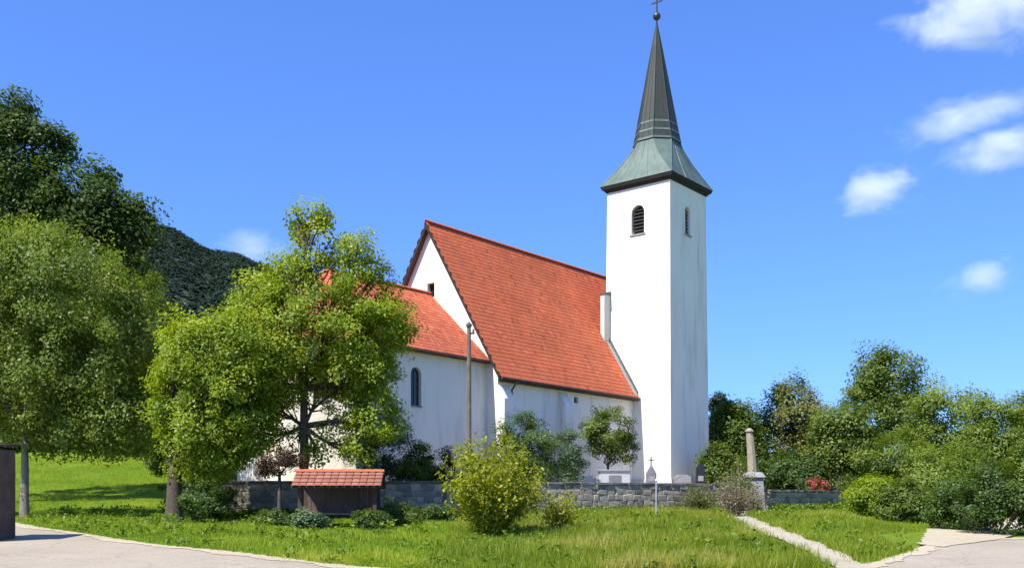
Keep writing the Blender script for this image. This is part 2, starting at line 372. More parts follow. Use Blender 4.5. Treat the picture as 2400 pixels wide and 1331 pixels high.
def unit(n):
    v = rng.normal(size=(n, 3)); return v / np.linalg.norm(v, axis=1, keepdims=True)
def leaf_quads(P, Nn, size, aspect=.62, droop=None):
    """diamond leaves at P facing Nn"""
    n = len(P); r = unit(n); T = np.cross(Nn, r); T /= np.linalg.norm(T, axis=1, keepdims=True) + 1e-9
    if droop is not None:
        T = T * .6 + droop; T /= np.linalg.norm(T, axis=1, keepdims=True) + 1e-9
    B = np.cross(Nn, T); B /= np.linalg.norm(B, axis=1, keepdims=True) + 1e-9
    s = size * rng.uniform(.5, 1.55, (n, 1))
    fold = np.cross(T, B) * s * .12
    V = np.stack([P - T * s * .5, P + B * s * aspect * .5 + fold, P + T * s * .5, P - B * s * aspect * .5 + fold], 1)
    return V.reshape(-1, 3)
# forest cover of the hill: one mass
nf = 25000
a_ = rng.uniform(-.58, .12, nf); r_ = 420 + 560 * rng.uniform(0, 1, nf) ** .7
c_ = np.stack([a_ * r_, r_, hill_z(a_, r_)], 1)
k = 10; P = np.repeat(c_, k, 0); u = unit(nf * k); u[:, 2] = np.abs(u[:, 2]); hgt = np.repeat(rng.uniform(1.3, 3.0, nf), k)[:, None]
P = P + u * hgt * np.array([.9, .9, 1.5]); tn = np.clip(np.repeat(rng.uniform(0, 1, nf), k) * .85 + rng.uniform(0, .15, nf * k), 0, 1)
tag(link('hill_forest', np_mesh('hill_forest', leaf_quads(P, (lambda q: q / np.linalg.norm(q, axis=1, keepdims=True))(u * .4 + unit(nf * k) * .12 + np.array([0, -.25, .7])), 1.9, .85), 4, tn), M['leaf_forest']), 'dark wooded hillside beyond the trees at left', 'forest', kind='stuff')

# ------------------------------------------------------------------ church
CHX, CHY = -.73, 51.5
church = empty('church', (CHX, CHY, 0), math.atan2(LY, LX))
tag(church, 'white village church with red tiled roofs and green pointed tower spire', 'church')
def cut(me, cutters):
    o = bpy.data.objects.new('tmp', me); COL.objects.link(o); tmp = [o]
    for cm in cutters:
        c = bpy.data.objects.new('tmpc', cm); COL.objects.link(c); tmp.append(c)
        m = o.modifiers.new('b', 'BOOLEAN'); m.operation = 'DIFFERENCE'; m.solver = 'EXACT'; m.object = c
    dg = bpy.context.evaluated_depsgraph_get(); dg.update()
    out = bpy.data.meshes.new_from_object(o.evaluated_get(dg))
    for t in tmp: bpy.data.objects.remove(t)
    return out
def arch_poly(wd, h, n=9):    # 2D outline (u, v), v from 0
    r = wd / 2; return [(-r, 0), (r, 0)] + [(r * math.cos(t), h - r + r * math.sin(t)) for t in np.linspace(0, math.pi, n)]
def arch_cut(o, uax, nax, wd, h, depth=.55, out=.5, grow=0):
    b = MB(); o, uax, nax = Vector(o), Vector(uax), Vector(nax)
    b.prism([o + nax * out + uax * u + Vector((0, 0, v)) for u, v in arch_poly(wd, h)], -nax * (out + depth)); return b.mesh()
def arch_ring(o, uax, nax, wd, h, t=.08, d=.06, proud=.012):
    b = MB(); o, uax, nax = Vector(o), Vector(uax), Vector(nax)
    A = arch_poly(wd, h); Bp = [(u * (wd + 2 * t) / wd, (v + t) * (h + 2 * t) / (h + 2 * t) - (0 if v > 0 else 2 * t)) for u, v in A]
    n = len(A); vs = []
    for off in (proud, proud - d):
        vs += [o + nax * off + uax * u + Vector((0, 0, v)) for u, v in A] + [o + nax * off + uax * u + Vector((0, 0, v)) for u, v in Bp]
    fs = []
    for i in range(n):
        j = (i + 1) % n
        fs += [(i, j, n + j, n + i), (2 * n + i, 3 * n + i, 3 * n + j, 2 * n + j), (i, 2 * n + i, 2 * n + j, j), (n + i, n + j, 3 * n + j, 3 * n + i)]
    b.add(vs, fs); return b

Xa, Ya, Za = Vector((1, 0, 0)), Vector((0, 1, 0)), Vector((0, 0, 1))
NL, NW, RID = 17.4, 9.6, 16.8
SL = (RID - 8.09) / 5.2                       # nave roof slope
wt = RID - 4.8 * SL - .22                     # wall top
# nave walls with the gable opening
b = MB(); b.prism([(0, 0, .8), (0, NW, .8), (0, NW, wt), (0, NW / 2, RID - .24), (0, 0, wt)], (NL, 0, 0))
gw_o = Vector((0, 4.75, 12.75))
c1 = MB(); c1.box(-.5, .45, 4.48, 5.02, 12.75, 13.55)
c2 = MB(); c2.box(6.75, 7.15, -.3, .3, 7.25, 7.6)
link('nave_wall', cut(b.mesh(), [c1.mesh(), c2.mesh()]), M['plaster'], church)
gwin = MB().box(.25, .30, 4.49, 5.01, 12.76, 13.54).build('gable_window', M['glass'], church)
f = MB(); f.box(.18, .24, 4.49, 4.55, 12.76, 13.54); f.box(.18, .24, 4.95, 5.01, 12.76, 13.54); f.box(.18, .24, 4.56, 4.94, 12.76, 12.82); f.box(.18, .24, 4.56, 4.94, 13.48, 13.54)
f.build('window_frame', M['wood'], gwin)
vt = MB().box(6.76, 7.14, .2, .24, 7.26, 7.59).build('vent', M['glass'], church)
s_ = MB(); [s_.box(6.77, 7.13, .1, .15, 7.29 + .1 * k, 7.32 + .1 * k) for k in range(3)]; s_.build('grille', M['metal'], vt)

def tile_face(b, poly, eave_dir, tw=.2, th=.27, lift=.03, thick=.010, inset=.0):
    """thin overlapping tiles over a planar polygon; eave_dir runs along the eave"""
    poly = [Vector(p) for p in poly]; u = Vector(eave_dir).normalized()
    nrm = Vector((0, 0, 0))
    for i in range(len(poly)): nrm += poly[i].cross(poly[(i + 1) % len(poly)])
    nrm.normalize(); nrm = nrm if nrm.z > 0 else -nrm
    v = nrm.cross(u).normalized(); v = v if v.z > 0 else -v
    o = poly[0]; P2 = [((p - o).dot(u), (p - o).dot(v)) for p in poly]
    us = [p[0] for p in P2]; vs = [p[1] for p in P2]; v0, v1 = min(vs), max(vs)
    def inside(x, y):
        c = False; n = len(P2)
        for i in range(n):
            (x1, y1), (x2, y2) = P2[i], P2[(i + 1) % n]
            if (y1 > y) != (y2 > y) and x < (x2 - x1) * (y - y1) / (y2 - y1) + x1: c = not c
        return c
    nr = int((v1 - v0) / th) + 1
    for r in range(nr):
        y = v0 + r * th - .03; x = min(us) - (tw / 2 if r % 2 else 0)
        while x < max(us):
            if inside(x + tw / 2, min(y + th / 2, v1 - .01)):
                j = random.uniform(-.006, .006); x0, x1 = x + .003, x + tw - .003; y0 = y + j; y1 = min(y + th * 1.08, v1)
                hi = lift + .004 + random.uniform(0, .005); lo = lift - .008
                q = [(x0, y0 + .03, hi), (x0 + .05, y0, hi), (x1 - .05, y0, hi), (x1, y0 + .03, hi), (x1, y1, lo), (x0, y1, lo)]
                top = [o + u * a + v * bb + nrm * c for a, bb, c in q]; bot = [p - nrm * thick for p in top[:4]]
                n = len(b.v); b.v += [tuple(p) for p in top + bot]
                b.f += [(n, n + 1, n + 2, n + 3, n + 4, n + 5), (n + 6, n + 7, n + 1, n), (n + 7, n + 8, n + 2, n + 1), (n + 8, n + 9, n + 3, n + 2)]
                b.f = b.f
            x += tw
    return b
def raw_mesh(b, name):
    me = bpy.data.meshes.new(name); me.from_pydata(b.v, [], b.f); me.update(); return me
def ridge_tiles(parent, a, c, mat, step=.42, r=.13):
    a, c = Vector(a), Vector(c); n = max(1, int((c - a).length / step)); d = (c - a) / n
    m = MB(); side = d.normalized().cross(Za).normalized(); up = side.cross(d.normalized())
    L_ = d.length
    vs = []
    for end, rr in ((-.02, r * 1.08), (L_ + .02, r * .92)):
        for k in range(7):
            t = math.pi * k / 6; vs.append(Vector((end, math.cos(t) * rr, math.sin(t) * rr * .9)))
        for k in range(7):
            t = math.pi * k / 6; vs.append(Vector((end, math.cos(t) * (rr - .025), math.sin(t) * (rr - .025) * .9)))
    fs = []
    for k in range(6): fs += [(k, k + 1, 15 + k, 14 + k), (7 + k, 21 + k, 22 + k, 8 + k), (k, 7 + k, 8 + k, k + 1), (14 + k, 15 + k, 22 + k, 21 + k)]
    m.add(vs, fs); me = m.mesh('ridge_tile'); me.materials.append(mat)
    rot = Matrix((d.normalized(), -side, up)).transposed().to_quaternion()
    for i in range(n):
        o = link('ridge_tile', me, None, parent); o.location = a + d * i; o.rotation_mode = 'QUATERNION'; o.rotation_quaternion = rot

# nave roof
ov, og = .4, .28
def nz(y): return RID - abs(y - 4.8) * SL
deck = MB()
for (ya, yb) in ((-ov, 4.8), (NW + ov, 4.8)):
    deck.prism([(-og, ya, nz(ya)), (NL + og, ya, nz(ya)), (NL + og, yb, nz(yb)), (-og, yb, nz(yb))], (0, 0, -.2))
nroof = deck.build('nave_roof', M['roofdeck'], church)
tb = MB(); tile_face(tb, [(-og - .03, -ov - .03, nz(-ov - .03)), (NL + og, -ov - .03, nz(-ov - .03)), (NL + og, 4.8, RID), (-og - .03, 4.8, RID)], Xa)
tag(link('roof_tiles', raw_mesh(tb, 'roof_tiles'), M['tile'], nroof), kind='stuff')
tb = MB(); tile_face(tb, [(-og, NW + ov, nz(NW + ov)), (NL + og, NW + ov, nz(NW + ov)), (NL + og, 4.8, RID), (-og, 4.8, RID)], Xa)
tag(link('roof_tiles', raw_mesh(tb, 'roof_tiles'), M['tile'], nroof), kind='stuff')
ridge_tiles(nroof, (-og - .03, 4.8, RID + .03), (NL + og, 4.8, RID + .03), M['tile'])
for ya in (-ov, NW + ov):      # barge boards on the gable, verge shade put into their near-black colour
    bb = MB(); s = 1 if ya < 0 else -1
    bb.prism([(-og - .06, ya, nz(ya) - .01), (-og - .06, 4.8, RID - .01), (-og - .06, 4.8, RID - .34), (-og - .06, ya, nz(ya) - .30)], (.055, 0, 0)); bb.build('barge_board', M['darkwood'], church)
MB().box(-og, NL + og, -ov - .005, -ov + .035, nz(-ov) - .26, nz(-ov) - .205).build('fascia', M['wood'], church)
MB().tube([(-og, -ov - .10, nz(-ov) - .13), (13.0, -ov - .10, nz(-ov) - .15)], .075, 10).build('gutter', M['wood'], church)
MB().tube([(.98, -ov - .10, 7.95), (.98, -.35, 7.7), (.98, -.14, 7.45), (.98, -.14, 1.5)], .055, 8).build('downpipe', M['metal'], church)
# soffit under the eave
MB().box(.02, 13.0, -ov + .04, -.003, nz(-ov) - .25, nz(-ov) - .215).build('soffit', M['wood'], church)

# buttresses: stepped, sloping head
def buttress(x0, x1, proj, ztop, nm='buttress'):
    b = MB(); prof = [(0, .8), (-proj - .12, .8), (-proj - .12, 3.6), (-proj, 3.9), (-proj, ztop - .75), (0, ztop)]
    b.prism([(x0, y, z) for y, z in prof], (x1 - x0, 0, 0)); return b.build(nm, M['plaster'], church)
buttress(.03, .85, .42, 7.7); buttress(5.25, 6.0, .5, 7.75)

# chancel with a three-sided apse
PZ = 8.94; CE = [(-.0, .8), (-9.0, .8), (-11.2, 3.0), (-11.2, 6.6), (-9.0, 8.8), (0, 8.8)]
b = MB(); b.prism([(x, y, .8) for x, y in CE], (0, 0, 9.02 - .8))
A = R(0)
wins = [((-5.17, .8, 6.25), Xa, -Ya), ((-2.0, .8, 6.25), Xa, -Ya)][:1] + [((-10.1, 1.9, 6.25), Vector((1, -1, 0)).normalized(), Vector((-1, -1, 0)).normalized()), ((-11.2, 4.8, 6.25), Ya, -Xa)]
wins = [wins[0], wins[1], wins[2]]
cuts = [arch_cut(o, u, n, .72, 1.85, .3) for o, u, n in wins]
link('chancel_wall', cut(b.mesh(), cuts), M['plaster'], church)
for o, u, n in wins:
    gl = MB(); oo = Vector(o); gl.prism([oo - n * .17 + u * a + Za * (v + .002) for a, v in arch_poly(.70, 1.846)], -n * .03)
    wo = gl.build('chancel_window', M['glass'], church)
    fb = MB()
    for vz in (.55, 1.05, 1.5):
        q = oo - n * .15 + Za * vz; fb.tube([q - u * .34, q + u * .34], .014, 6)
    q = oo - n * .145; fb.tube([q + Za * .01, q + Za * 1.83], .018, 6); fb.build('window_bar', M['metal'], wo)
    sb = MB(); q = oo + Za * -.003
    sb.prism([q - u * .35 - n * .1, q + u * .35 - n * .1, q + u * .35 + n * .07, q - u * .35 + n * .07], (0, 0, -.07)); sb.build('sill', M['greystone'], wo)
CR = 12.93
def eave_pt(x, y, e=.32): return Vector((x, y, PZ))
E = [(0, .5), (-9.12, .5), (-11.5, 2.88), (-11.5, 6.72), (-9.12, 9.1), (0, 9.1)]
apex = Vector((-7.2, 4.8, CR)); rg = Vector((-.002, 4.8, CR))
ev = [Vector((x, y, PZ)) for x, y in E]
faces = [([ev[0], ev[1], apex, rg], Xa), ([ev[1], ev[2], apex], (ev[2] - ev[1])), ([ev[2], ev[3], apex], Ya), ([ev[3], ev[4], apex], (ev[4] - ev[3])), ([ev[4], ev[5], rg, apex], Xa)]
dk = MB()
dk.add(ev + [apex, rg] + [v - Za * .14 for v in ev], [(0, 1, 6, 7), (1, 2, 6), (2, 3, 6), (3, 4, 6), (4, 5, 7, 6), (0, 8, 9, 1), (1, 9, 10, 2), (2, 10, 11, 3), (3, 11, 12, 4), (4, 12, 13, 5), (13, 12, 11, 10, 9, 8), (0, 7, 5, 13, 8)])
croof = dk.build('chancel_roof', M['roofdeck'], church)
tb = MB()
for poly, ed in faces: tile_face(tb, poly, ed)
tag(link('roof_tiles', raw_mesh(tb, 'roof_tiles'), M['oldtile'], croof), kind='stuff')
ridge_tiles(croof, apex + Za * .03, rg + Za * .03, M['oldtile'])
for e in ev[1:5]: ridge_tiles(croof, e + Za * .06, apex + Za * .05, M['oldtile'])
for i in range(5):
    p, q = ev[i], ev[i + 1]; d = (q - p).normalized(); n = Vector((d.y, -d.x, 0)); n = n if n.dot((p + q) / 2 - Vector((-4, 4.8, PZ))) > 0 else -n
    MB().tube([p + n * .09 - Za * .10, q + n * .09 - Za * .10], .07, 8).build('gutter', M['wood'], church)

# tower
TXc, TYc = 15.36, -.29
def tsq(h, z): return [(TXc - h, TYc - h, z), (TXc + h, TYc - h, z), (TXc + h, TYc + h, z), (TXc - h, TYc + h, z)]
b = MB(); b.hexa(tsq(2.43, .8) + tsq(2.245, 21.12))
def half(z): return 2.43 + (2.245 - 2.43) * (z - .8) / 20.32
wz = 18.1
hl = half(wz + .9)
wlist = [(Vector((TXc - hl, TYc, wz)), Ya, -Xa, .92, 1.78), (Vector((TXc - .12, TYc - hl, wz)), Xa, -Ya, .62, 1.75), (Vector((TXc + hl, TYc, wz)), Ya, Xa, .92, 1.78), (Vector((TXc, TYc + hl, wz)), Xa, Ya, .92, 1.78)]
slit = MB(); slit.box(TXc - 3, TXc - 1.9, TYc - .08, TYc + .08, 12.6, 13.4)
link('tower_wall', cut(b.mesh(), [arch_cut(o, u, n, ww, hh, .42) for o, u, n, ww, hh in wlist]), M['plaster'], church)
for o, u, n, ww, hh in wlist:
    bp = MB(); bp.prism([o - n * .34 + u * a + Za * (v + .002) for a, v in arch_poly(ww - .01, hh - .004)], -n * .04)
    wo = bp.build('belfry_window', M['blackstone'], church)  # black sheet painted as the darkness behind the louvres
    for k in range(7):
        zc = .18 + k * .21; half_w = ww / 2 - .01
        if zc > hh - ww / 2: half_w = math.sqrt(max(.01, (ww / 2) ** 2 - (zc + .12 - (hh - ww / 2)) ** 2)) - .015
        sl = MB(); a = o + Za * zc
        sl.hexa([a - u * half_w - n * .14, a + u * half_w - n * .14, a + u * half_w - n * .26 + Za * .15, a - u * half_w - n * .26 + Za * .15,
                 a - u * half_w - n * .125 + Za * .02, a + u * half_w - n * .125 + Za * .02, a + u * half_w - n * .245 + Za * .17, a - u * half_w - n * .245 + Za * .17])
        sl.build('louvre', M['darkwood'], wo)  # slat colour near black, shade of the opening painted in
    sb = MB(); q = o - Za * .003; sb.prism([q - u * (ww / 2 + .1) - n * .2, q + u * (ww / 2 + .1) - n * .2, q + u * (ww / 2 + .1) + n * .07, q - u * (ww / 2 + .1) + n * .07], (0, 0, -.09)); sb.build('sill', M['palestone'], wo)
# plinth of the tower
MBp = MB(); MBp.hexa(tsq(2.55, .8) + tsq(2.52, 3.0)); MBp.build('plinth', M['greyplaster'], church)
# cornice: moulded dark eave
cn = MB(); cn.hexa(tsq(2.30, 21.02) + tsq(2.44, 21.2)); cn.build('cornice', M['darkwood'], church)
cn = MB(); cn.hexa(tsq(2.50, 21.2) + tsq(2.56, 21.38)); cn.build('eave_board', M['darkwood'], church)
# flared skirt: square at the eave to octagon under the spire
OCT = [22.5 + 45 * k for k in range(8)]
def ring(t):      # t 0..1
    z = 21.39 + 2.75 * t; e = (1 - t) ** 1.28; sq = 2.58; r8 = 1.36 / math.cos(R(22.5)); out = []
    for aa in OCT:
        o = Vector((math.cos(R(aa)) * r8, math.sin(R(aa)) * r8, 0)); c = Vector((math.copysign(sq, o.x), math.copysign(sq, o.y), 0))
        out.append(Vector((TXc, TYc, z)) + o * (1 - e) + c * e)
    return out
sk = MB(); n = 7; rows = [ring(i / n) for i in range(n + 1)]
vs = [p for r in rows for p in r]; fs = []
for i in range(n):
    for k_ in range(8):
        k2 = (k_ + 1) % 8; fs.append((i * 8 + k_, i * 8 + k2, (i + 1) * 8 + k2, (i + 1) * 8 + k_))
fs.append(tuple(range(8))[::-1]); fs.append(tuple(range(n * 8, n * 8 + 8)))
sk.add(vs, fs); me = sk.mesh('spire_skirt'); bm = bmesh.new(); bm.from_mesh(me); bmesh.ops.remove_doubles(bm, verts=bm.verts, dist=.001); bm.to_mesh(me); bm.free()
skirt = link('spire_skirt', me, M['patina'], church)
STOP, SB = 31.95, 24.15
sp = MB(); r8 = 1.36 / math.cos(R(22.5)); vs = [];
zz = [SB - .02, SB + .9, SB + 2.2, SB + 4.2, SB + 6.2, STOP]; rr_ = [1.03, .90, .735, .48, .225, .012]
for z, q in zip(zz, rr_):
    vs += [(TXc + math.cos(R(aa)) * r8 * q, TYc + math.sin(R(aa)) * r8 * q, z) for aa in OCT]
fs = [(i * 8 + k_, i * 8 + (k_ + 1) % 8, (i + 1) * 8 + (k_ + 1) % 8, (i + 1) * 8 + k_) for i in range(5) for k_ in range(8)] + [tuple(range(8))[::-1], tuple(range(40, 48))]
sp.add(vs, fs); spire = sp.build('spire', M['spire'], church)
for k_ in range(8):          # hip rolls on spire and skirt
    pts = [(TXc + math.cos(R(OCT[k_])) * r8 * q * 1.0, TYc + math.sin(R(OCT[k_])) * r8 * q * 1.0, z) for z, q in zip(zz, rr_)]
    MB().tube(pts, [.04, .04, .035, .03, .025, .015], 6).build('hip_roll', M['spire'], spire)
    MB().tube([r[k_] for r in rows], .035, 6).build('hip_roll', M['patina'], skirt)
for k_ in range(8):          # standing seams of the copper sheets
    for fr in (.33, .67):
        pts = [Vector(vs[i * 8 + k_]).lerp(Vector(vs[i * 8 + (k_ + 1) % 8]), fr) for i in range(5)]
        MB().tube(pts, [.016] * 5, 4).build('standing_seam', M['spire'], spire)
for zc, q, mt in ((SB + .02, 1.05, 'patina'), (SB + .55, .965, 'patina'), (SB + 1.1, .882, 'patina')):
    MB().add(*(lambda A_, B_: (A_ + B_, [tuple(range(8))[::-1], tuple(range(8, 16))] + [(k_, (k_ + 1) % 8, 8 + (k_ + 1) % 8, 8 + k_) for k_ in range(8)]))(
        [(TXc + math.cos(R(aa)) * r8 * q, TYc + math.sin(R(aa)) * r8 * q, zc) for aa in OCT],
        [(TXc + math.cos(R(aa)) * r8 * (q - .02), TYc + math.sin(R(aa)) * r8 * (q - .02), zc + .13) for aa in OCT])).build('lap_band', M[mt], spire)
for k_ in range(1, 8, 2):    # seams on the four broad skirt faces
    for fr in (.16, .33, .5, .67, .84):
        MB().tube([r[k_].lerp(r[(k_ + 1) % 8], fr) for r in rows], .018, 4).build('standing_seam', M['patina'], skirt)
fin = MB(); fin.lathe([(.05, 0), (.06, .12), (.03, .2), (.12, .26), (.22, .36), (.25, .48), (.22, .6), (.12, .7), (.04, .74), (.03, .8)], (TXc, TYc, STOP - .12), 14)
fo = fin.build('finial_ball', M['gilt'], church, smooth=True)
cr = MB(); cr.box(TXc - .035, TXc + .035, TYc - .035, TYc + .035, STOP + .62, STOP + 1.75); cr.box(TXc - .03, TXc + .03, TYc - .38, TYc - .036, STOP + 1.22, STOP + 1.29); cr.box(TXc - .03, TXc + .03, TYc + .036, TYc + .38, STOP + 1.22, STOP + 1.29)
cr.build('cross', M['gilt'], church)
# flashing where the nave roof runs into the tower, and the narrow pier at the tower's far corner
xf = TXc - 2.36
fl = MB(); y0, y1 = -ov, TYc + 2.33
fl.prism([(xf - .42, y0, nz(y0) + .06), (xf + .1, y0, nz(y0) + .06), (xf + .1, y1, nz(y1) + .06), (xf - .42, y1, nz(y1) + .06)], (0, 0, .012)); fl.build('flashing', M['lead'], church)
fl = MB(); fl.prism([(xf - .05, y0, nz(y0) + .04), (xf - .05, y1, nz(y1) + .04), (xf - .05, y1, nz(y1) + .30), (xf - .05, y0, nz(y0) + .30)], (.06, 0, 0)); fl.build('flashing', M['metal'], church)
pr = MB(); pr.box(xf - .62, xf + .2, TYc + 1.98, TYc + 2.28, 10.5, 14.55); pr.build('pier', M['greyplaster'], church)
pr = MB(); pr.hexa([(xf - .68, TYc + 1.92, 14.55), (xf + .2, TYc + 1.92, 14.55), (xf + .2, TYc + 2.34, 14.55), (xf - .68, TYc + 2.34, 14.55), (xf - .68, TYc + 1.92, 14.62), (xf + .2, TYc + 1.92, 14.85), (xf + .2, TYc + 2.34, 14.85), (xf - .68, TYc + 2.34, 14.62)]); pr.build('pier_cap', M['metal'], church)

# ------------------------------------------------------------------ churchyard walls, stone by stone
STONES = []
for k_ in range(10):
    bm = bmesh.new(); bmesh.ops.create_cube(bm, size=1)
    bmesh.ops.bevel(bm, geom=list(bm.edges), offset=.13, segments=1, affect='EDGES')
    for v in bm.verts:
        v.co.x += random.uniform(-.10, .10); v.co.z += random.uniform(-.10, .10); v.co.y += random.uniform(-.10, .10)
    me = bpy.data.meshes.new('stone'); bm.to_mesh(me); bm.free(); me.materials.append(M['stone']); STONES.append(me)
COPE = []
for k_ in range(4):
    b = MB(); b.box(-.5, .5, -.5, .5, -.5, .5); me = b.mesh('coping_slab', .08)
    for v in me.vertices: v.co += Vector((0, random.uniform(-.04, .04), random.uniform(-.10, .10)))
    me.materials.append(M['coping']); COPE.append(me)
def stone_wall(a, c, top, label, thick=.45, course=.27):
    d = (c - a); Ln = d.length; ang = math.atan2(d.y, d.x)
    base = min(gz(a.x, a.y), gz(c.x, c.y)) - .15
    wl_ = empty('churchyard_wall', (a.x, a.y, base), ang); tag(wl_, label, 'wall', 'stone walls round the churchyard')
    h = top - base
    MB().box(0, Ln, 0, thick - .04, 0, h - .09).build('wall_core', M['mortar'], wl_)
    z = 0; r = 0
    while z < h - .2:
        ch = min(course * random.uniform(.85, 1.2), h - .09 - z)
        if h - .09 - z - ch < .14: ch = h - .09 - z
        x = 0
        while x < Ln - .02:
            sl = random.uniform(.22, .66)
            if Ln - x - sl < .25: sl = Ln - x
            o = link('stone', random.choice(STONES), None, wl_)
            o.location = (x + sl / 2, .03 + random.uniform(-.022, .012), z + ch / 2 + random.uniform(-.03, .03)); o.scale = (sl * random.uniform(.97, 1.10), .16, ch * random.uniform(.92, 1.16))
            o.rotation_euler = (0, random.uniform(-.09, .09), random.choice((0, math.pi)))
            x += sl
        z += ch; r += 1
    x = 0
    while x < Ln - .02:
        sl = random.uniform(.7, 1.1)
        if Ln - x - sl < .4: sl = Ln - x
        o = link('coping_slab', random.choice(COPE), None, wl_); o.location = (x + sl / 2, thick / 2 - .02, h - .035 + random.uniform(-.01, .01)); o.scale = (sl - .015, thick + .14, .11); o.rotation_euler = (random.uniform(-.02, .02), random.uniform(-.01, .01), 0)
        x += sl
    return wl_
stone_wall(W0, W1, 2.50, 'rubble stone churchyard wall with dark coping behind the small tiled shelter')
stone_wall(W1 + Vector((.25, .14)), W2, 2.52, 'long rubble stone churchyard wall running in front of nave and tower')
stone_wall(W3, W4, 2.25, 'low rubble stone wall right of the pale pillar with red flowers above')

# gate pillar with a slender column above
pl = empty('stone_pillar', (12.25, 50.75, gz(12.25, 50.75) - .05)); tag(pl, 'pale stone pillar carrying a slender tan column beside the low wall', 'pillar')
b = MB(); b.box(-.62, .62, -.55, .55, 0, .35); b.build('step', M['palestone'], pl, .02)
b = MB(); b.hexa([(-.5, -.43, .35), (.5, -.43, .35), (.5, .43, .35), (-.5, .43, .35), (-.42, -.36, 1.75), (.42, -.36, 1.75), (.42, .36, 1.75), (-.42, .36, 1.75)]); b.build('pedestal', M['palestone'], pl, .015)
b = MB(); b.hexa([(-.55, -.48, 1.75), (.55, -.48, 1.75), (.55, .48, 1.75), (-.55, .48, 1.75), (-.38, -.33, 2.02), (.38, -.33, 2.02), (.38, .33, 2.02), (-.38, .33, 2.02)]); b.build('cap', M['palestone'], pl, .015)
b = MB(); b.tube([(-.05, 0, 1.98), (-.09, 0, 2.9), (-.15, 0, 3.6), (-.2, 0, 4.05)], [.25, .22, .20, .16], 8); b.build('column', M['tanstone'], pl)
b = MB(); b.lathe([(.19, 0), (.23, .05), (.2, .12), (.06, .22)], (-.2, 0, 4.04), 8); b.build('capital', M['tanstone'], pl)

# ------------------------------------------------------------------ small tiled shelter in front of the wall
SHD = 35.6; sx0 = at(797, SHD); sg = gz(sx0, SHD)
sh_ = empty('tiled_shelter', (sx0, SHD, sg - .03), R(2)); tag(sh_, 'low open timber shelter with small red tiled roof before the wall', 'shelter')
sh2, seh, srh, sdp = 1.55, 1.44, 1.96, .98
for px_ in (-1.3, 1.3):
    for py_ in (-.62, .62): MB().box(px_ - .07, px_ + .07, py_ - .07, py_ + .07, 0, 1.42).build('post', M['wood'], sh_, .008)
for py_ in (-.62, .62): MB().box(-1.5, 1.5, py_ - .06, py_ + .06, 1.425, 1.54).build('beam', M['wood'], sh_, .008)
sdk = MB(); sp_sl = (srh - seh) / sdp
for s in (-1, 1): sdk.prism([(-sh2, s * sdp, seh), (sh2, s * sdp, seh), (sh2, 0, srh), (-sh2, 0, srh)], (0, 0, -.045))
sroof = sdk.build('roof', M['wood'], sh_)
tl = math.hypot(sdp, srh - seh); rows_n, cols_n = 4, 12; tw_, th_ = 2 * sh2 / cols_n, tl / rows_n
tile_me = []
for k_ in range(4):
    b = MB(); W_ = tw_ / 2 - .008; prof = [(-W_, .0), (-W_ * .6, .016), (0, .022), (W_ * .6, .016), (W_, 0)]
    vs_ = [(x, -.02, z + .045) for x, z in prof] + [(x, th_ * 1.12, z + .008) for x, z in prof] + [(x, -.02, z + .022) for x, z in prof]
    b.add(vs_, [(i, i + 1, 6 + i, 5 + i) for i in range(4)] + [(10 + i, 11 + i, i + 1, i) for i in range(4)])
    me = raw_mesh(b, 'roof_tile'); m2 = tiles_mat('shelter_tile', *[[(.22, .075, .052), (.27, .09, .06), (.30, .11, .075)], [(.26, .10, .065), (.29, .12, .08), (.33, .15, .10)], [(.28, .10, .08), (.31, .12, .09), (.35, .15, .115)], [(.20, .08, .048), (.25, .095, .055), (.30, .125, .075)]][k_]); me.materials.append(m2); tile_me.append(me)
for s in (-1, 1):
    pitch = math.atan2(srh - seh, sdp)
    for r in range(rows_n):
        for c in range(cols_n):
            o = link('roof_tile', random.choice(tile_me), None, sroof)
            o.rotation_euler = Matrix.Rotation(0 if s < 0 else math.pi, 3, 'Z').to_euler() if False else (0, 0, 0)
            Rm = Matrix.Rotation(math.pi if s > 0 else 0, 4, 'Z') @ Matrix.Translation((-sh2 + tw_ * (c + .5), -sdp, seh)) @ Matrix.Rotation(pitch, 4, 'X') @ Matrix.Translation((0, r * th_, .004 + random.uniform(0, .006)))
            o.matrix_local = Rm
ridge_tiles(sroof, (-sh2, 0, srh + .03), (sh2, 0, srh + .03), M['oldtile'], .3, .1)
for k_ in range(13):
    x = -1.2 + k_ * .2; MB().box(x - .095, x + .095, .55, .575, .35, 1.42 - random.uniform(0, .02)).build('back_plank', M['shedwood'], sh_, .004)
for k_ in range(3): MB().box(-1.1, 1.1, -.1 + .15 * k_, .03 + .15 * k_, .47, .51).build('bench_slat', M['greywood'], sh_, .005)
for x in (-.95, .95): MB().box(x - .06, x + .06, -.08, .32, 0, .468).build('bench_leg', M['stone'], sh_, .01)

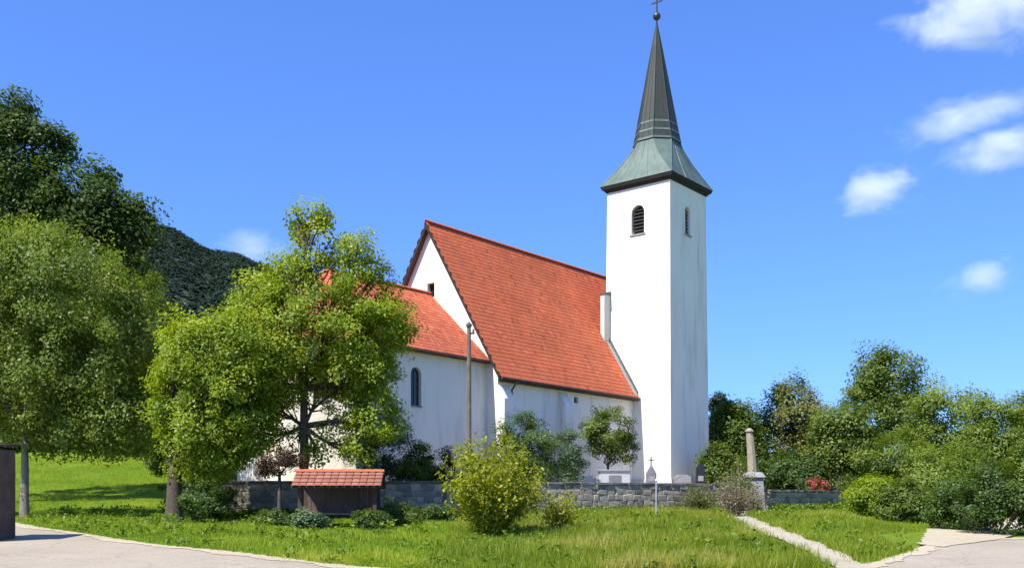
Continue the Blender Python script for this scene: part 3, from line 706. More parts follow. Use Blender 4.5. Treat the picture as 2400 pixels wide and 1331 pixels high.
# ------------------------------------------------------------------ pole, posts, wooden hut at the left edge
pd = 45.2; ppx = at(1098, pd)
po = empty('timber_pole', (ppx, pd, YZ - .1)); tag(po, 'tall weathered timber pole standing in front of the chancel', 'pole')
MB().tube([(0, 0, 0), (.03, 0, 3.5), (.02, 0, 7.65)], [.125, .108, .095], 10).build('shaft', M['polewood'], po)
b = MB(); b.lathe([(.14, 0), (.14, .1), (.03, .22)], (.02, 0, 7.64), 10); b.build('cap', M['metal'], po)
b = MB(); b.box(-.02, .28, -.04, .04, 7.3, 7.38); b.build('bracket', M['metal'], po)
MB().lathe([(.035, 0), (.06, .03), (.04, .08), (.06, .12), (.03, .16)], (.22, 0, 7.38), 8).build('insulator', M['metal'], po)
qd = 41.5; qx = at(1538, qd); q = empty('metal_post', (qx, qd, gz(qx, qd) - .1)); tag(q, 'thin pale metal post standing in the grass below the tower', 'post')
MB().tube([(0, 0, 0), (0, 0, 1.6)], .035, 8).build('shaft', M['palemetal'], q); MB().lathe([(.05, 0), (.05, .03), (.015, .08)], (0, 0, 1.6), 8).build('cap', M['palemetal'], q)

hd = 28.2; hx = at(40, hd); hg = gz(hx - .6, hd)
hut = empty('wooden_hut', (at(40, 29.7) - .82, hd + .75, hg - .08), R(-2)); tag(hut, 'dark brown vertical plank hut cut by the left edge of the picture', 'hut')
HH = 2.78
for k_ in range(8):
    x = -.75 + k_ * .19
    MB().box(x, x + .18, -.75, -.715, .1, HH - random.uniform(.0, .03)).build('plank', M['shedwood'], hut, .004)
    MB().box(x, x + .18, .715, .75, .1, HH).build('plank', M['shedwood'], hut, .004)
    y = -.715 + k_ * .18
    MB().box(.735, .77, y, y + .172, .1, HH - random.uniform(0, .03)).build('plank', M['shedwood'], hut, .004)
    MB().box(-.79, -.755, y, y + .172, .1, HH).build('plank', M['shedwood'], hut, .004)
MB().box(-.74, .72, -.71, .71, 0, HH - .1).build('hut_core', M['wood'], hut)
MB().box(-.80, .79, -.77, .77, 0, .1).build('sill_beam', M['greystone'], hut)
b = MB(); b.hexa([(-.9, -.88, HH + .0), (.86, -.88, HH + .0), (.86, .88, HH + .12), (-.9, .88, HH + .12), (-.9, -.88, HH + .06), (.86, -.88, HH + .06), (.86, .88, HH + .18), (-.9, .88, HH + .18)]); b.build('roof_sheet', M['wood'], hut)

# ------------------------------------------------------------------ graves
def grave(px, d, wd, h, mat, kind, label, base=True):
    x = at(px, d); e = empty('gravestone', (x, d, YZ), R(random.uniform(20, 50) if False else 8)); tag(e, label, 'gravestone', 'gravestones behind the churchyard wall')
    MB().box(-wd * .65, wd * .65, -.25, .25, -.05, .22).build('base', M['greystone'] if mat != 'greystone' else M['palestone'], e, .015)
    if kind == 'pointed':
        b = MB(); b.prism([(-wd / 2, -.1, .22), (wd / 2, -.1, .22), (wd / 2, -.1, h * .72), (0, -.1, h), (-wd / 2, -.1, h * .72)], (0, .2, 0)); b.build('stele', M[mat], e, .012)
        b = MB(); b.box(-.03, .03, -.03, .03, h - .04, h + .42); b.box(-.15, -.031, -.025, .025, h + .22, h + .28); b.box(.031, .15, -.025, .025, h + .22, h + .28); b.build('cross', M['metal'], e)
    elif kind == 'round':
        b = MB(); b.prism([(u, -.09, .22 + v) for u, v in arch_poly(wd, h - .22)], (0, .18, 0)); b.build('stele', M[mat], e, .01)
    else:
        b = MB(); b.prism([(-wd / 2, -.1, .22), (wd / 2, -.1, .22), (wd / 2, -.1, h - .12), (wd * .25, -.1, h), (-wd * .25, -.1, h), (-wd / 2, -.1, h - .12)], (0, .2, 0)); b.build('stele', M[mat], e, .012)
    pv = MB(); pv.box(-wd * .3, wd * .3, -.112, -.1, h * .45, h * .62); pv.build('inscription_panel', M['palestone'] if mat in ('greystone', 'blackstone') else M['greystone'], e)
    lt = MB(); lt.lathe([(.07, 0), (.08, .04), (.06, .06), (.06, .2), (.08, .22), (.02, .28)], (wd * .45, -.16, .22), 8); lt.build('candle_lantern', M['gilt'], e)
    return e
grave(1526, 53.5, .55, 1.62, 'greystone', 'pointed', 'dark grey pointed gravestone with small cross before the sunlit tower face')
grave(1340, 53.0, .36, 1.5, 'blackstone', 'round', 'narrow black gravestone beneath the two round shrubs')
grave(1385, 53.8, .8, 1.05, 'whitestone', 'wide', 'squat pale gravestone left of the long white tomb')
grave(1600, 56.0, .95, 1.15, 'palestone', 'wide', 'wide pale gravestone at the foot of the shaded tower face')
grave(1641, 55.5, .52, 1.75, 'blackstone', 'round', 'black granite gravestone near the right edge of the tower')
x = at(1440, 53.5); e = empty('tomb', (x, 53.5, YZ), R(12)); tag(e, 'long low white tomb below the small tree beside the tower', 'tomb')
MB().box(-.95, .95, -.35, .35, -.05, .3).build('base', M['greystone'], e, .02); MB().box(-.85, .85, -.12, .12, .3, 1.25).build('headwall', M['whitestone'], e, .02)
MB().box(-.95, .95, -.18, .18, 1.25, 1.36).build('cap', M['palestone'], e, .02); MB().box(-.35, .35, -.135, -.12, .55, 1.05).build('inscription_panel', M['greystone'], e)

# ------------------------------------------------------------------ plants
LEAFMUL, LEAFSC = 2.1, .72
def clumps_in(lobes):
    out = []
    for (cx, cy, cz, rx, ry, rz, n) in lobes:
        u = unit(n); r = rng.uniform(.45, 1.0, (n, 1)) ** .5 * rng.uniform(.86, 1.1, (n, 1))
        out.append(np.concatenate([np.array([[cx, cy, cz]]) + u * r * np.array([[rx, ry, rz]]), u, np.repeat(rng.uniform(0, 1, (n, 1)), 1, 1)], 1))
    C = np.concatenate(out)
    zc = np.median(C[:, 2]); up = C[(C[:, 2] > zc)]; k = max(2, len(up) // 7); sel = up[rng.choice(len(up), min(k, len(up)), replace=False)].copy()
    mr = float(np.mean([l[3] for l in lobes])); sel[:, :3] += sel[:, 3:6] * mr * rng.uniform(.12, .42, (len(sel), 1)) + np.array([0, 0, .12]) * mr * rng.uniform(0, 1, (len(sel), 1))
    return np.concatenate([C, sel])
def foliage(C, per, crad, size, droop=0, flat=.8, aspect=.62, zmin=None):
    per *= LEAFMUL; size *= LEAFSC; n = len(C); per_n = np.maximum(3, (per * rng.uniform(.6, 1.3, n)).astype(int)); idx = np.repeat(np.arange(n), per_n); m = len(idx)
    rad = crad * rng.uniform(.65, 1.25, n)
    off = unit(m) * rng.uniform(0, 1, (m, 1)) ** .45; P = C[idx, :3] + off * (rad[idx, None] * np.array([1, 1, flat]))
    if droop: P[:, 2] -= droop * np.abs(off[:, 0] + off[:, 1]) * rad[idx] * .6
    Nn = unit(m) * .55 + C[idx, 3:6] * .65 + np.array([0, 0, .5]); Nn /= np.linalg.norm(Nn, axis=1, keepdims=True)
    dr = None
    if droop: dr = np.tile(np.array([[0, 0, -droop]]), (m, 1))
    if zmin is not None: P[:, 2] = np.maximum(P[:, 2], zmin + rng.uniform(0, .2, m))
    tint = np.clip(C[idx, 6] * .72 + rng.uniform(0, .27, m), 0, 1)
    return leaf_quads(P, Nn, size, aspect, dr), tint
def limb(b, a, c, r0, r1, bend=.12, n=5, sides=7):
    a, c = Vector(a), Vector(c); L_ = (c - a).length; o1 = Vector([random.uniform(-1, 1) for _ in range(3)]) * bend * L_
    pts = []; rad = []
    for i in range(n + 1):
        t = i / n; pts.append(a.lerp(c, t) + o1 * math.sin(t * math.pi) * .7 + Vector((0, 0, -.1 * L_ * math.sin(t * math.pi) * (1 if abs(c.z - a.z) < L_ * .7 else 0))) * .5); rad.append(r0 + (r1 - r0) * t ** .8)
    b.tube(pts, rad, sides); return pts
def tree(name, label, x, y, z0, trunk_h, lobes, mat, bark='bark', r=.22, per=70, crad=.75, size=.2, droop=0, group=None, lean=(0, 0), cat='tree', twigs=6, aspect=.62, zmin=None):
    """lobes relative to the trunk base"""
    t = empty(name, (x, y, z0)); tag(t, label, cat, group)
    b = MB(); top = Vector((lean[0], lean[1], trunk_h))
    flare = [(0, 0, -.3), (0, 0, .05), (top.x * .15, top.y * .15, trunk_h * .2), (top.x * .45 + .06 * r, top.y * .5, trunk_h * .55), tuple(top)]
    b.tube(flare, [r * 1.6, r * 1.25, r, r * .88, r * .72], 9)
    C = clumps_in(lobes); i0 = 0
    for (cx, cy, cz, rx, ry, rz, n) in lobes:
        c = Vector((cx, cy, cz)); st = top if cz > trunk_h else Vector((top.x * .7, top.y * .7, trunk_h * .72))
        pts = limb(b, st, c, r * (.55 if cz < trunk_h * 1.6 else .3), r * .14, .16, 6, 6)
        ids = rng.choice(n, min(n, twigs), replace=False)
        for q in ids:
            cc = Vector(C[i0 + q, :3]); limb(b, pts[random.choice((2, 3, 4))], cc, r * .2, .012, .12, 4, 5)
        i0 += n
    b.build('trunk', M[bark], t, smooth=True)
    V, tint = foliage(C, per, crad, size, droop, aspect=aspect, zmin=zmin)
    link('crown', np_mesh('crown', V, 4, tint), M[mat], t); return t
def shrub(name, label, x, y, z0, lobes, mat, per=60, crad=.4, size=.13, group=None, stems=7, cat='shrub', droop=0, aspect=.62, bark='bark', sr=.03):
    t = empty(name, (x, y, z0)); tag(t, label, cat, group)
    C = clumps_in(lobes); C = C[C[:, 2] > .08]; b = MB()
    for i in range(stems):
        c = Vector(C[rng.integers(len(C)), :3]); limb(b, (random.uniform(-.12, .12), random.uniform(-.12, .12), -.15), c, sr, sr * .3, .1, 4, 5)
    b.build('stem', M[bark], t, smooth=True)
    V, tint = foliage(C, per, crad, size, droop, aspect=aspect, zmin=.02); link('foliage', np_mesh('foliage', V, 4, tint), M[mat], t); return t

def lobepx(px, py, d, rpx, rpy, n, base, dep=None, dy=0):
    """lobe from its place in the photo at distance d, relative to base"""
    x, z = at(px, d + dy), zat(py, d + dy); rx, rz = rpx / F * d, rpy / F * d
    return (x - base[0], dy, z - base[2], rx, dep if dep else rx, rz, n)

# left: olive tree in front, dark tall tree behind it
B = (at(58, 41), 41, 0); B = (B[0], 41, gz(B[0], 41))
tree('leafy_tree', 'broad olive green tree with slender grey trunk beside the wooden hut', B[0], 41, B[2], 3.6,
     [lobepx(150, 690, 41, 190, 150, 120, B), lobepx(0, 640, 41, 190, 140, 90, B), lobepx(210, 860, 41, 150, 130, 100, B), lobepx(50, 880, 41, 170, 130, 100, B), lobepx(290, 980, 41, 85, 85, 50, B), lobepx(170, 1000, 41, 120, 70, 60, B, dy=.8), lobepx(-110, 800, 41, 160, 200, 70, B), lobepx(280, 750, 41, 80, 110, 40, B)],
     'leaf_olive', 'palebark', .17, 95, .8, .17, droop=.35)
B = (at(-70, 50), 50, 0); B = (B[0], 50, gz(B[0], 50))
tree('leafy_tree', 'tall dark green tree with ragged crown rising at the left edge', B[0], 50, B[2], 8,
     [lobepx(10, 400, 50, 110, 100, 40, B), lobepx(-100, 320, 50, 150, 140, 46, B), lobepx(130, 450, 50, 95, 75, 30, B), lobepx(150, 350, 50, 24, 24, 3, B), lobepx(60, 310, 50, 40, 40, 6, B), lobepx(240, 420, 50, 30, 26, 4, B), lobepx(60, 520, 50, 180, 90, 80, B), lobepx(215, 500, 50, 85, 75, 34, B), lobepx(300, 545, 50, 62, 66, 26, B), lobepx(-120, 560, 50, 200, 160, 80, B), lobepx(20, 262, 50, 40, 38, 9, B), lobepx(120, 335, 50, 45, 32, 10, B), lobepx(335, 500, 50, 26, 28, 6, B), lobepx(200, 640, 50, 160, 120, 60, B)],
     'leaf_dark', 'bark', .42, 75, .85, .27)
# dark trees that close the lawn at left
for i, (px, d, top, bot, hw, m_, lb) in enumerate([
    (60, 84, 800, 1085, 130, 'leaf_dark', 'dark rounded tree behind the left lawn, directly behind the grey trunk'),
    (215, 92, 760, 1085, 120, 'leaf_mid', 'mid green tree at the back of the left lawn'),
    (345, 80, 690, 1080, 105, 'leaf_dark', 'dense dark tree at the right end of the left lawn'),
    (455, 66, 780, 1130, 95, 'leaf_dark', 'dark tree half hidden behind the yellow green tree')]):
    x = at(px, d); z = gz(x, d); B = (x, d, z); mid = (top + bot) / 2; hh = (bot - top) / 2
    tree('background_tree', lb, x, d, z, 3, [lobepx(px, mid - hh * .35, d, hw * .75, hh * .65, 50, B), lobepx(px - hw * .4, mid + hh * .3, d, hw * .6, hh * .68, 45, B), lobepx(px + hw * .4, mid + hh * .3, d, hw * .6, hh * .68, 45, B)], m_, 'bark', .25, 60, 1.3, .42, group='trees behind the left lawn', twigs=3, zmin=.3)

# yellow-green trees before the apse
B = (at(408, 38.5), 38.5, 0); B = (B[0], 38.5, gz(B[0], 38.5))
tree('leafy_tree', 'bright yellow green tree with thick dark trunk on the lawn', B[0], 38.5, B[2], 3.2,
     [lobepx(515, 830, 38.5, 125, 95, 85, B), lobepx(455, 900, 38.5, 90, 110, 60, B), lobepx(560, 900, 38.5, 100, 110, 62, B), lobepx(480, 1000, 38.5, 85, 80, 44, B), lobepx(590, 785, 38.5, 80, 55, 30, B), lobepx(440, 830, 38.5, 65, 75, 34, B), lobepx(530, 1050, 38.5, 60, 50, 24, B), lobepx(600, 1000, 38.5, 50, 60, 16, B), lobepx(410, 950, 38.5, 45, 85, 24, B), lobepx(440, 1065, 38.5, 60, 45, 22, B), lobepx(500, 1085, 38.5, 50, 35, 14, B)],
     'leaf_bright', 'bark', .30, 95, .62, .16, droop=.2)
B = (at(712, 39.8), 39.8, 0); B = (B[0], 39.8, gz(B[0], 39.8))
tree('leafy_tree', 'tall light green tree with loose upright top in front of the apse', B[0], 39.8, B[2], 5.2,
     [lobepx(700, 800, 39.8, 150, 85, 80, B), lobepx(850, 780, 39.8, 110, 90, 60, B), lobepx(720, 710, 39.8, 130, 50, 36, B), lobepx(650, 880, 39.8, 80, 70, 32, B), lobepx(820, 880, 39.8, 90, 60, 36, B),
      lobepx(878, 905, 39.8, 68, 85, 34, B), lobepx(905, 750, 39.8, 55, 65, 20, B), lobepx(880, 985, 39.8, 70, 45, 20, B), lobepx(745, 915, 39.8, 70, 35, 8, B), lobepx(640, 950, 39.8, 50, 45, 9, B), lobepx(610, 690, 39.8, 80, 55, 26, B), lobepx(785, 990, 39.8, 40, 45, 5, B), lobepx(612, 1010, 39.8, 36, 60, 8, B), lobepx(690, 1030, 39.8, 35, 30, 3, B), lobepx(840, 1040, 39.8, 40, 40, 8, B), lobepx(745, 1050, 39.8, 25, 30, 4, B),
      lobepx(695, 525, 39.8, 32, 48, 6, B), lobepx(745, 500, 39.8, 26, 34, 5, B), lobepx(775, 565, 39.8, 65, 60, 11, B), lobepx(838, 590, 39.8, 42, 58, 8, B), lobepx(695, 625, 39.8, 55, 45, 9, B), lobepx(880, 665, 39.8, 45, 50, 9, B), lobepx(780, 645, 39.8, 80, 35, 11, B)],
     'leaf_bright', 'bark', .20, 72, .58, .165, droop=.15, twigs=9)
B = (at(655, 37.2), 37.2, 0); B = (B[0], 37.2, gz(B[0], 37.2))
tree('small_tree', 'small brown leaved weeping tree left of the tiled shelter', B[0], 37.2, B[2], 1.75,
     [lobepx(655, 1080, 37.2, 42, 28, 20, B), lobepx(690, 1072, 37.2, 34, 22, 12, B), lobepx(630, 1092, 37.2, 24, 22, 9, B)], 'leaf_brown', 'bark', .085, 60, .3, .1, droop=.5, twigs=4)

# shrubs in the churchyard
def sh_at(name, label, px, ytop, ybot, hw, d, z0, mat, n=60, **kw):
    x = at(px, d); zt = zat(ytop, d); zb = max(zat(ybot, d), z0) if ybot else z0; rx = hw / F * d; zc = (zt + zb) / 2 - z0; rz = (zt - zb) / 2
    dep = kw.pop('dep', rx)
    lobes = [(0, 0, zc + rz * .2, rx * .72, dep * .72, rz * .8, n // 2), (-rx * .45, 0, zc - rz * .15, rx * .55, dep * .6, rz * .75, n // 4), (rx * .45, 0, zc - rz * .2, rx * .55, dep * .6, rz * .7, n // 4), (rx * .1, -dep * .4, zc - rz * .35, rx * .6, dep * .5, rz * .6, n // 4)]
    return shrub(name, label, x, d, z0, lobes, mat, **kw)
sh_at('round_shrub', 'large dark green shrub against the nave wall behind the yellow bush', 1235, 965, None, 100, 48.7, YZ, 'leaf_dark', 130, per=75, crad=.5, size=.13, group='churchyard shrubs')
B = (at(1425, 54.2), 54.2, YZ)
tree('small_tree', 'small round topped tree on a short trunk against the tower corner', B[0], 54.2, YZ, 1.7,
     [lobepx(1425, 1020, 54.2, 60, 58, 80, B), lobepx(1400, 985, 54.2, 36, 36, 16, B), lobepx(1452, 1050, 54.2, 38, 34, 18, B)], 'leaf_mid', 'bark', .09, 65, .42, .14)
sh_at('round_shrub', 'grey green shrub in front of the middle of the nave wall', 1338, 995, None, 42, 52.2, YZ, 'leaf_blue', 44, per=60, crad=.4, size=.12, group='churchyard shrubs')
sh_at('round_shrub', 'blue green shrub below the chancel window', 900, 965, None, 85, 43.9, YZ, 'leaf_blue', 70, per=70, crad=.42, size=.12, group='churchyard shrubs', dep=.8)
sh_at('round_shrub', 'bright green shrub at the right of the blue green one by the wall', 975, 1020, None, 45, 43.7, YZ, 'leaf_mid', 36, per=70, crad=.38, size=.12, group='churchyard shrubs', dep=.7)
sh_at('brown_shrub', 'dark brown shrub at the foot of the timber pole', 1028, 1050, None, 58, 44.2, YZ, 'leaf_brown', 50, per=70, crad=.34, size=.11, group='churchyard shrubs', dep=.8)
# outside the wall
def spray(name, label, x, y, h, rad, mat, n=60, per=55, size=.10, bark='palebark', group=None, zc=None):
    """upright arching stems from one foot with leaves along them"""
    z0 = gz(x, y); t = empty(name, (x, y, z0)); tag(t, label, 'bush', group); b = MB(); Ps = []
    for i in range(n):
        a = random.uniform(0, 2 * math.pi); rr0 = rad * math.sqrt(random.uniform(.02, 1)); hh = h * random.uniform(.45, 1.06) * (1 - .35 * (rr0 / rad) ** 2)
        p0 = Vector((math.cos(a) * .18 * random.random(), math.sin(a) * .18 * random.random(), -.1)); p1 = Vector((math.cos(a) * rr0 * .55, math.sin(a) * rr0 * .55, hh * .62)); p2 = Vector((math.cos(a) * rr0, math.sin(a) * rr0, hh))
        pts = [p0.lerp(p1, k / 4) + Vector((0, 0, .1 * hh * math.sin(k / 4 * 3.1))) for k in range(4)] + [p1.lerp(p2, k / 3) for k in range(4)]
        b.tube(pts, [.022 - .0023 * k for k in range(8)], 5); tn = random.random()
        for k in range(1, 8):
            for _ in range(max(1, int(per / 8))): Ps.append((*(pts[k] + Vector([random.gauss(0, .13) for _ in range(3)])), tn))
    b.build('stem', M[bark], t); Ps = np.array(Ps); m = len(Ps)
    Nn = unit(m) * .8 + np.array([0, 0, .3]); Nn /= np.linalg.norm(Nn, axis=1, keepdims=True)
    link('foliage', np_mesh('foliage', leaf_quads(Ps[:, :3], Nn, size, .5), 4, np.clip(Ps[:, 3] * .6 + rng.uniform(0, .4, m), 0, 1)), M[mat], t); return t
spray('yellow_bush', 'large yellow green bush with upright stems on the front lawn', at(1152, 31), 31, zat(1030, 31) - gz(at(1152, 31), 31), 1.65, 'leaf_gold', 125, 165, .125)
spray('yellow_bush', 'small yellow bush on the lawn right of the large one', at(1310, 32.5), 32.5, 1.35, .62, 'leaf_gold', 34, 70, .1)
spray('dry_weed', 'brown dry weeds standing beside the footpath near the pillar', at(1722, 42), 42, 1.95, .85, 'leaf_straw', 75, 60, .075, bark='palebark')
spray('dry_weed', 'ochre weed clump below the wall left of the pillar', at(1640, 48.0), 48.0, 1.45, .95, 'leaf_russet', 70, 70, .09)
spray('tall_weed', 'tall green weeds growing left of the pale pillar by the wall', at(1738, 49.2), 49.2, 2.3, .8, 'leaf_russet', 60, 80, .11)
spray('dry_weed', 'grey brown weed tuft in front of the pale pillar', at(1765, 46.5), 46.5, 1.2, .65, 'leaf_straw', 50, 50, .07)
for i, (px, d, hw, ht, mt, lb) in enumerate([(478, 37.6, 48, 1.55, 'leaf_dark', 'dark shrub right beside the thick trunk of the yellow green tree'), (480, 40.8, 70, 2.1, 'leaf_dark', 'dark shrub in shade at the left end of the wall'), (425, 43, 75, 3.0, 'leaf_dark', 'taller dark shrub farther back behind the thick trunk of the yellow green tree'),
    (640, 36.0, 40, .42, 'leaf_dark', 'low dark plant at the foot of the brown tree'), (725, 34.6, 38, .45, 'leaf_blue', 'low plant before the left post of the shelter'), (870, 34.4, 42, .55, 'leaf_dark', 'low dark plant before the right end of the shelter'), (930, 36.5, 46, .7, 'leaf_mid', 'low green plant right of the shelter'), (1010, 39, 60, .5, 'leaf_dark', 'low dark plant by the wall behind the yellow bush')]):
    x = at(px, d); z = gz(x, d); rx = hw / F * d
    shrub('low_shrub', lb, x, d, z, [(0, 0, ht * .5, rx, rx * .8, ht * .55, 34), (rx * .4, 0, ht * .35, rx * .7, rx * .6, ht * .45, 16)], mt, per=60, crad=.28, size=.11, group='shrubs along the wall foot', stems=5)

# right: trees and hedge
RT = [ # px, top, bottom, half width, distance, leaf, name, label
    (2078, 812, 1080, 108, 80, 'leaf_mid', 'tall round topped dark green tree standing above the right hedge'),
    (1862, 885, 1150, 98, 70, 'leaf_russet', 'russet tinged tree between the tower and the tall round tree'),
    (1722, 945, 1150, 66, 66, 'leaf_mid', 'green tree directly right of the tower foot'),
    (1975, 950, 1160, 100, 64, 'leaf_mid', 'green tree in front of the tall round topped tree'),
    (2215, 905, 1200, 115, 58, 'leaf_olive', 'olive tree right of the tall round topped tree'),
    (2335, 930, 1230, 110, 50, 'leaf_olive', 'olive yellow tree near the right edge of the picture'),
    (2420, 905, 1230, 70, 62, 'leaf_mid', 'green tree cut by the right edge of the picture')]
for px, top, bot, hw, d, mt, lb in RT:
    x = at(px, d); z = gz(x, d); B = (x, d, z); mid = (top + bot) / 2; hh = (bot - top) / 2; s = d / 60
    tree('hedge_tree', lb, x, d, z, 2.2, [lobepx(px, mid - hh * .38, d, hw * .72, hh * .6, 56, B), lobepx(px - hw * .42, mid + hh * .1, d, hw * .55, hh * .62, 40, B), lobepx(px + hw * .42, mid + hh * .12, d, hw * .55, hh * .62, 40, B), lobepx(px, mid + hh * .5, d, hw * .8, hh * .5, 44, B), lobepx(px - hw * .25, mid - hh * .6, d, hw * .35, hh * .33, 14, B)], mt, 'bark', .16, 62, .8 * s, .22 * s, group='trees of the right hedge', twigs=4, zmin=.15)
RS = [(2090, 1000, 118, 46, 'leaf_mid', 'big green hedge bush behind the gravel drive'), (2215, 1030, 120, 41, 'leaf_olive', 'olive hedge bush with grey twigs in the middle of the right hedge'),
    (2335, 1075, 105, 31.6, 'leaf_dark', 'dark hedge bush overhanging the road at right'), (2440, 1010, 100, 31.8, 'leaf_mid', 'green hedge bush at the right edge above the road'), (2045, 1120, 60, 43, 'leaf_bright', 'small light green bush at the end of the low wall'), (2115, 1130, 62, 37.5, 'leaf_mid', 'low green bush at the corner of the gravel drive'),
    (2250, 1130, 80, 33.4, 'leaf_dark', 'low dark bush between the drive and the overhanging hedge bush'), (1690, 1040, 50, 60, 'leaf_mid', 'small bush at the right foot of the tower'), (1860, 1060, 95, 64, 'leaf_dark', 'dark low bush behind the low wall and red flowers')]
for px, top, hw, d, mt, lb in RS:
    x = at(px, d); z = gz(x, d) if d != 64 and d != 60 else YZ
    sh_at('hedge_bush', lb, px, top, None, hw, d, z, mt, 90, per=70, crad=.45 * d / 42, size=.14 * d / 42, group='bushes of the right hedge', cat='bush', stems=9, sr=.04)
# small dark evergreen behind, at the tower's right
x = at(1686, 96); B = (x, 96, gz(x, 96))
tree('evergreen_tree', 'small dark evergreen tip just right of the tower', x, 96, B[2], 5, [lobepx(1686, 945, 96, 17, 24, 20, B), lobepx(1686, 1010, 96, 30, 60, 30, B), lobepx(1690, 1090, 96, 42, 60, 30, B)], 'leaf_forest', 'bark', .2, 60, .8, .3, twigs=2)
# flowers on the low wall
x, y = 17.2, 56.6; fl_ = empty('flower_bush', (x, y, YZ)); tag(fl_, 'clump of red and pink flowers above the low right wall', 'flowers')
C = clumps_in([(0, 0, .45, .75, .3, .35, 26)]); V, tn = foliage(C, 26, .22, .1); link('foliage', np_mesh('foliage', V, 4, tn), M['leaf_mid'], fl_)
C = clumps_in([(0, -.08, .58, .75, .32, .33, 30)]); V, tn = foliage(C, 14, .2, .10, aspect=.95); link('blossom', np_mesh('blossom', V, 4, tn), M['flower'], fl_)
b = MB(); [b.tube([(0, 0, -.1), (random.uniform(-.6, .6), random.uniform(-.2, .2), .5)], [.02, .008], 5) for _ in range(8)]; b.build('stem', M['bark'], fl_)

# ------------------------------------------------------------------ grass
def wall_y(x): return np.interp(x, [W0.x - 4, W0.x - .3, W0.x, W1.x, W2.x, W3.x, W4.x, W4.x + 6], [84, 84, W0.y, W1.y, W2.y, W3.y, W4.y, 66])
def blades(n, xr, yr, hgt, wid, tall=None):
    x = rng.uniform(*xr, n); y = yr[0] + (yr[1] - yr[0]) * rng.uniform(0, 1, n) ** 1.45
    keep = (y > edge_y(x) + rng.normal(0, .13, n) + .04) & (y < wall_y(x) - .02) & (np.abs(x - path_x(y)) > .36 + rng.normal(0, .12, n)) & ~((x > 10.5) & (y - 28 > (x - 11.4) * 1.05 - 2.6) & (y - 28 < (x - 11.4) * 1.05 + 2.2) & (y < 40)) & (np.abs(x) < y * .6)
    x, y = x[keep], y[keep]; n = len(x); pat = .5 + .5 * np.sin(x * .7 + 2 * np.sin(y * .35)) * np.sin(y * .5 + 1.2 * np.sin(x * .4))
    h = hgt * rng.uniform(.45, 1.25, n) * (.6 + .75 * pat); 
    if tall is not None: h = h * tall(x, y)
    z = g(x, y); a = rng.uniform(0, 2 * np.pi, n); wx, wy = np.cos(a) * wid * .5, np.sin(a) * wid * .5
    lean = h * rng.uniform(.1, .7, n); b2 = rng.uniform(0, 2 * np.pi, n); tx, ty = x + np.cos(b2) * lean, y + np.sin(b2) * lean
    V = np.stack([np.stack([x - wx, y - wy, z - .02], 1), np.stack([x + wx, y + wy, z - .02], 1), np.stack([tx, ty, z + h], 1)], 1).reshape(-1, 3)
    pz = np.sin(x * .83 + 1.7 * np.sin(y * .47)) + np.sin(y * .91 + 1.9 * np.sin(x * .53 + 1)) + .7 * np.sin(x * 2.1 + y * 1.3)
    return V, np.clip(pat * .35 + rng.uniform(0, .5, n) + .5 * sstep(.9, 1.9, pz) - .3 * sstep(.9, 1.9, -pz), 0, 1)
V, t_ = blades(560000, (-40, 24), (20, 78), .10, .027)
tag(link('grass', np_mesh('grass', V, 3, t_), M['grass']), 'short green grass of the lawn before the church', 'grass', kind='stuff')
V, t_ = blades(90000, (-2, 13), (21, 50), .36, .024, lambda x, y: .45 + .75 * np.exp(-((x - 4) / 4.5) ** 2) * (.6 + .4 * np.sin(x * 1.7) * np.sin(y * 1.1)))
tag(link('meadow_grass', np_mesh('meadow_grass', V, 3, t_), M['tallgrass']), 'taller seeding meadow grass on the lawn below the tower', 'grass', kind='stuff')
# rank tufts at wall foot, and broad weeds dotted over the lawn
tx, ty = [], []
for A_, B_ in ((W0, W1), (W1, W2), (W3, W4)):
    t = rng.uniform(0, 1, 380); tx.append(A_.x + (B_.x - A_.x) * t + rng.normal(0, .1, 380)); ty.append(A_.y + (B_.y - A_.y) * t - np.abs(rng.normal(.15, .22, 380)))
tx.append(rng.uniform(-22, 14, 650)); ty.append(rng.uniform(21, 48, 650)); tx, ty = np.concatenate(tx), np.concatenate(ty)
kp = ~((tx > 10.4) & (ty > 26.3) & (ty < 41)) & (ty > edge_y(tx) + .1) & (ty < wall_y(tx)) & (np.abs(tx - path_x(ty)) > .6) & (np.abs(tx) < ty * .6); tx, ty = tx[kp], ty[kp]
n = len(tx); kk = 26; X_ = np.repeat(tx, kk) + rng.normal(0, .13, n * kk); Y_ = np.repeat(ty, kk) + rng.normal(0, .13, n * kk)
H_ = np.repeat(rng.uniform(.10, .42, n), kk); P = np.stack([X_, Y_, g(X_, Y_) + H_ * rng.uniform(.1, 1, n * kk)], 1)
Nn = unit(n * kk) * .7 + np.array([0, 0, .6]); Nn /= np.linalg.norm(Nn, axis=1, keepdims=True)
tag(link('lawn_weeds', np_mesh('lawn_weeds', leaf_quads(P, Nn, .12, .5), 4, np.clip(np.repeat(rng.uniform(0, .8, n), kk) + rng.uniform(0, .2, n * kk), 0, 1)), M['leaf_weed']), 'leafy weeds dotted through the lawn and along the wall foot', 'weeds', kind='stuff')

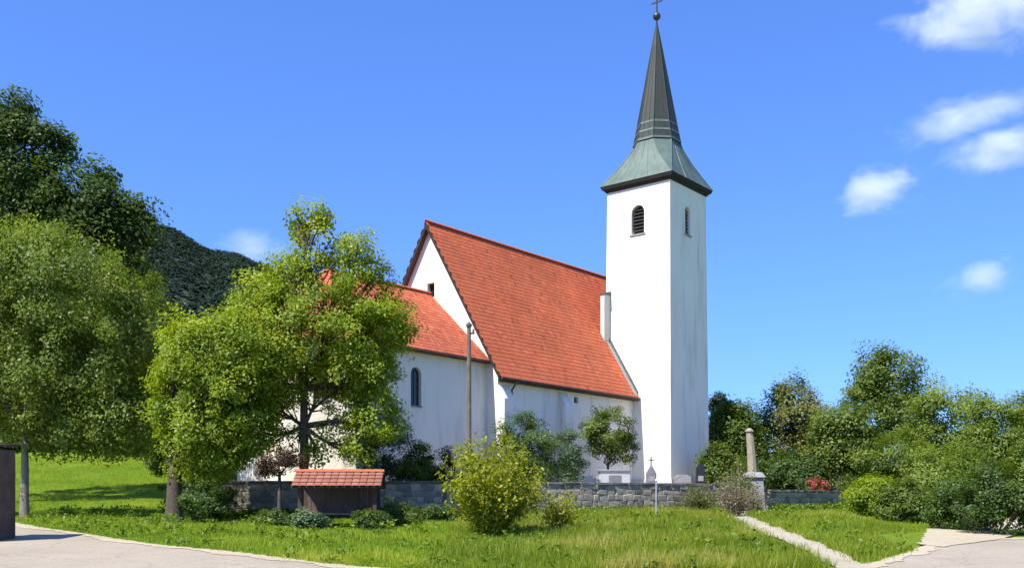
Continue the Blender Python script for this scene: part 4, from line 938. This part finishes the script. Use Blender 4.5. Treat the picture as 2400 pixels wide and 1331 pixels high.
# ------------------------------------------------------------------ clouds
def cloud(label, px, py, rpx, rpy, seed, dens=.030, rot=0, d=1500):
    x, z = at(px, d), zat(py, d); rx, rz = rpx / F * d, rpy / F * d
    bm = bmesh.new(); bmesh.ops.create_icosphere(bm, subdivisions=4, radius=1.0); me = bpy.data.meshes.new('cloud'); bm.to_mesh(me); bm.free()
    m = bpy.data.materials.new('cloud_vapour'); m.use_nodes = True; N, L = m.node_tree.nodes, m.node_tree.links; N.remove(N['Principled BSDF'])
    tc = N.new('ShaderNodeTexCoord'); ln = N.new('ShaderNodeVectorMath'); ln.operation = 'LENGTH'; L.new(tc.outputs['Object'], ln.inputs[0])
    mp = N.new('ShaderNodeMapping'); mp.inputs['Scale'].default_value = (rx / rz * .55, rx / rz * .55, .9); mp.inputs['Location'].default_value = (seed * 3.1, seed * 1.7, seed * .9); L.new(tc.outputs['Object'], mp.inputs[0])
    n = N.new('ShaderNodeTexNoise'); n.inputs['Scale'].default_value = 1.8; n.inputs['Detail'].default_value = 7; n.inputs['Roughness'].default_value = .68; n.inputs['Distortion'].default_value = .4; L.new(mp.outputs[0], n.inputs['Vector'])
    mr = N.new('ShaderNodeMapRange'); mr.interpolation_type = 'SMOOTHSTEP'; mr.inputs[1].default_value = .05; mr.inputs[2].default_value = 1; mr.inputs[3].default_value = .36; mr.inputs[4].default_value = -.40; L.new(ln.outputs['Value'], mr.inputs[0])
    ns = N.new('ShaderNodeMath'); ns.operation = 'MULTIPLY_ADD'; ns.inputs[1].default_value = 1.7; ns.inputs[2].default_value = -.85; L.new(n.outputs[0], ns.inputs[0])
    a = N.new('ShaderNodeMath'); a.operation = 'ADD'; L.new(mr.outputs[0], a.inputs[0]); L.new(ns.outputs[0], a.inputs[1])
    c = N.new('ShaderNodeMath'); c.operation = 'MULTIPLY'; c.inputs[1].default_value = dens * 2.2; c.use_clamp = True; L.new(a.outputs[0], c.inputs[0])
    pv = N.new('ShaderNodeVolumePrincipled'); pv.inputs['Color'].default_value = (1, 1, 1, 1); pv.inputs['Anisotropy'].default_value = -.1; L.new(c.outputs[0], pv.inputs['Density']); L.new(pv.outputs[0], N['Material Output'].inputs['Volume'])
    o = link('cloud', me, m); o.location = (x, d, z); o.scale = (rx, rz * 1.1, rz); o.rotation_euler = (0, rot, 0)
    tag(o, label, 'cloud', 'small white clouds'); return o
cloud('large soft white cloud in the top right corner of the sky', 2320, 30, 350, 165, 1, .030)
cloud('thin streaky cloud reaching the right edge below the corner cloud', 2265, 275, 310, 95, 2, .019, R(-14))
cloud('soft cloud at right edge just under the streaky one', 2350, 350, 250, 100, 3, .020, R(-12))
cloud('small round puff of cloud, leftmost of those on the right', 2070, 440, 170, 110, 4, .022)
cloud('faint lowest cloud in the right sky above the hedge', 2300, 650, 170, 80, 5, .013, R(-14))
cloud('faint white cloud low behind the wooded hill at left', 590, 590, 190, 90, 6, .007, 0, 2400)
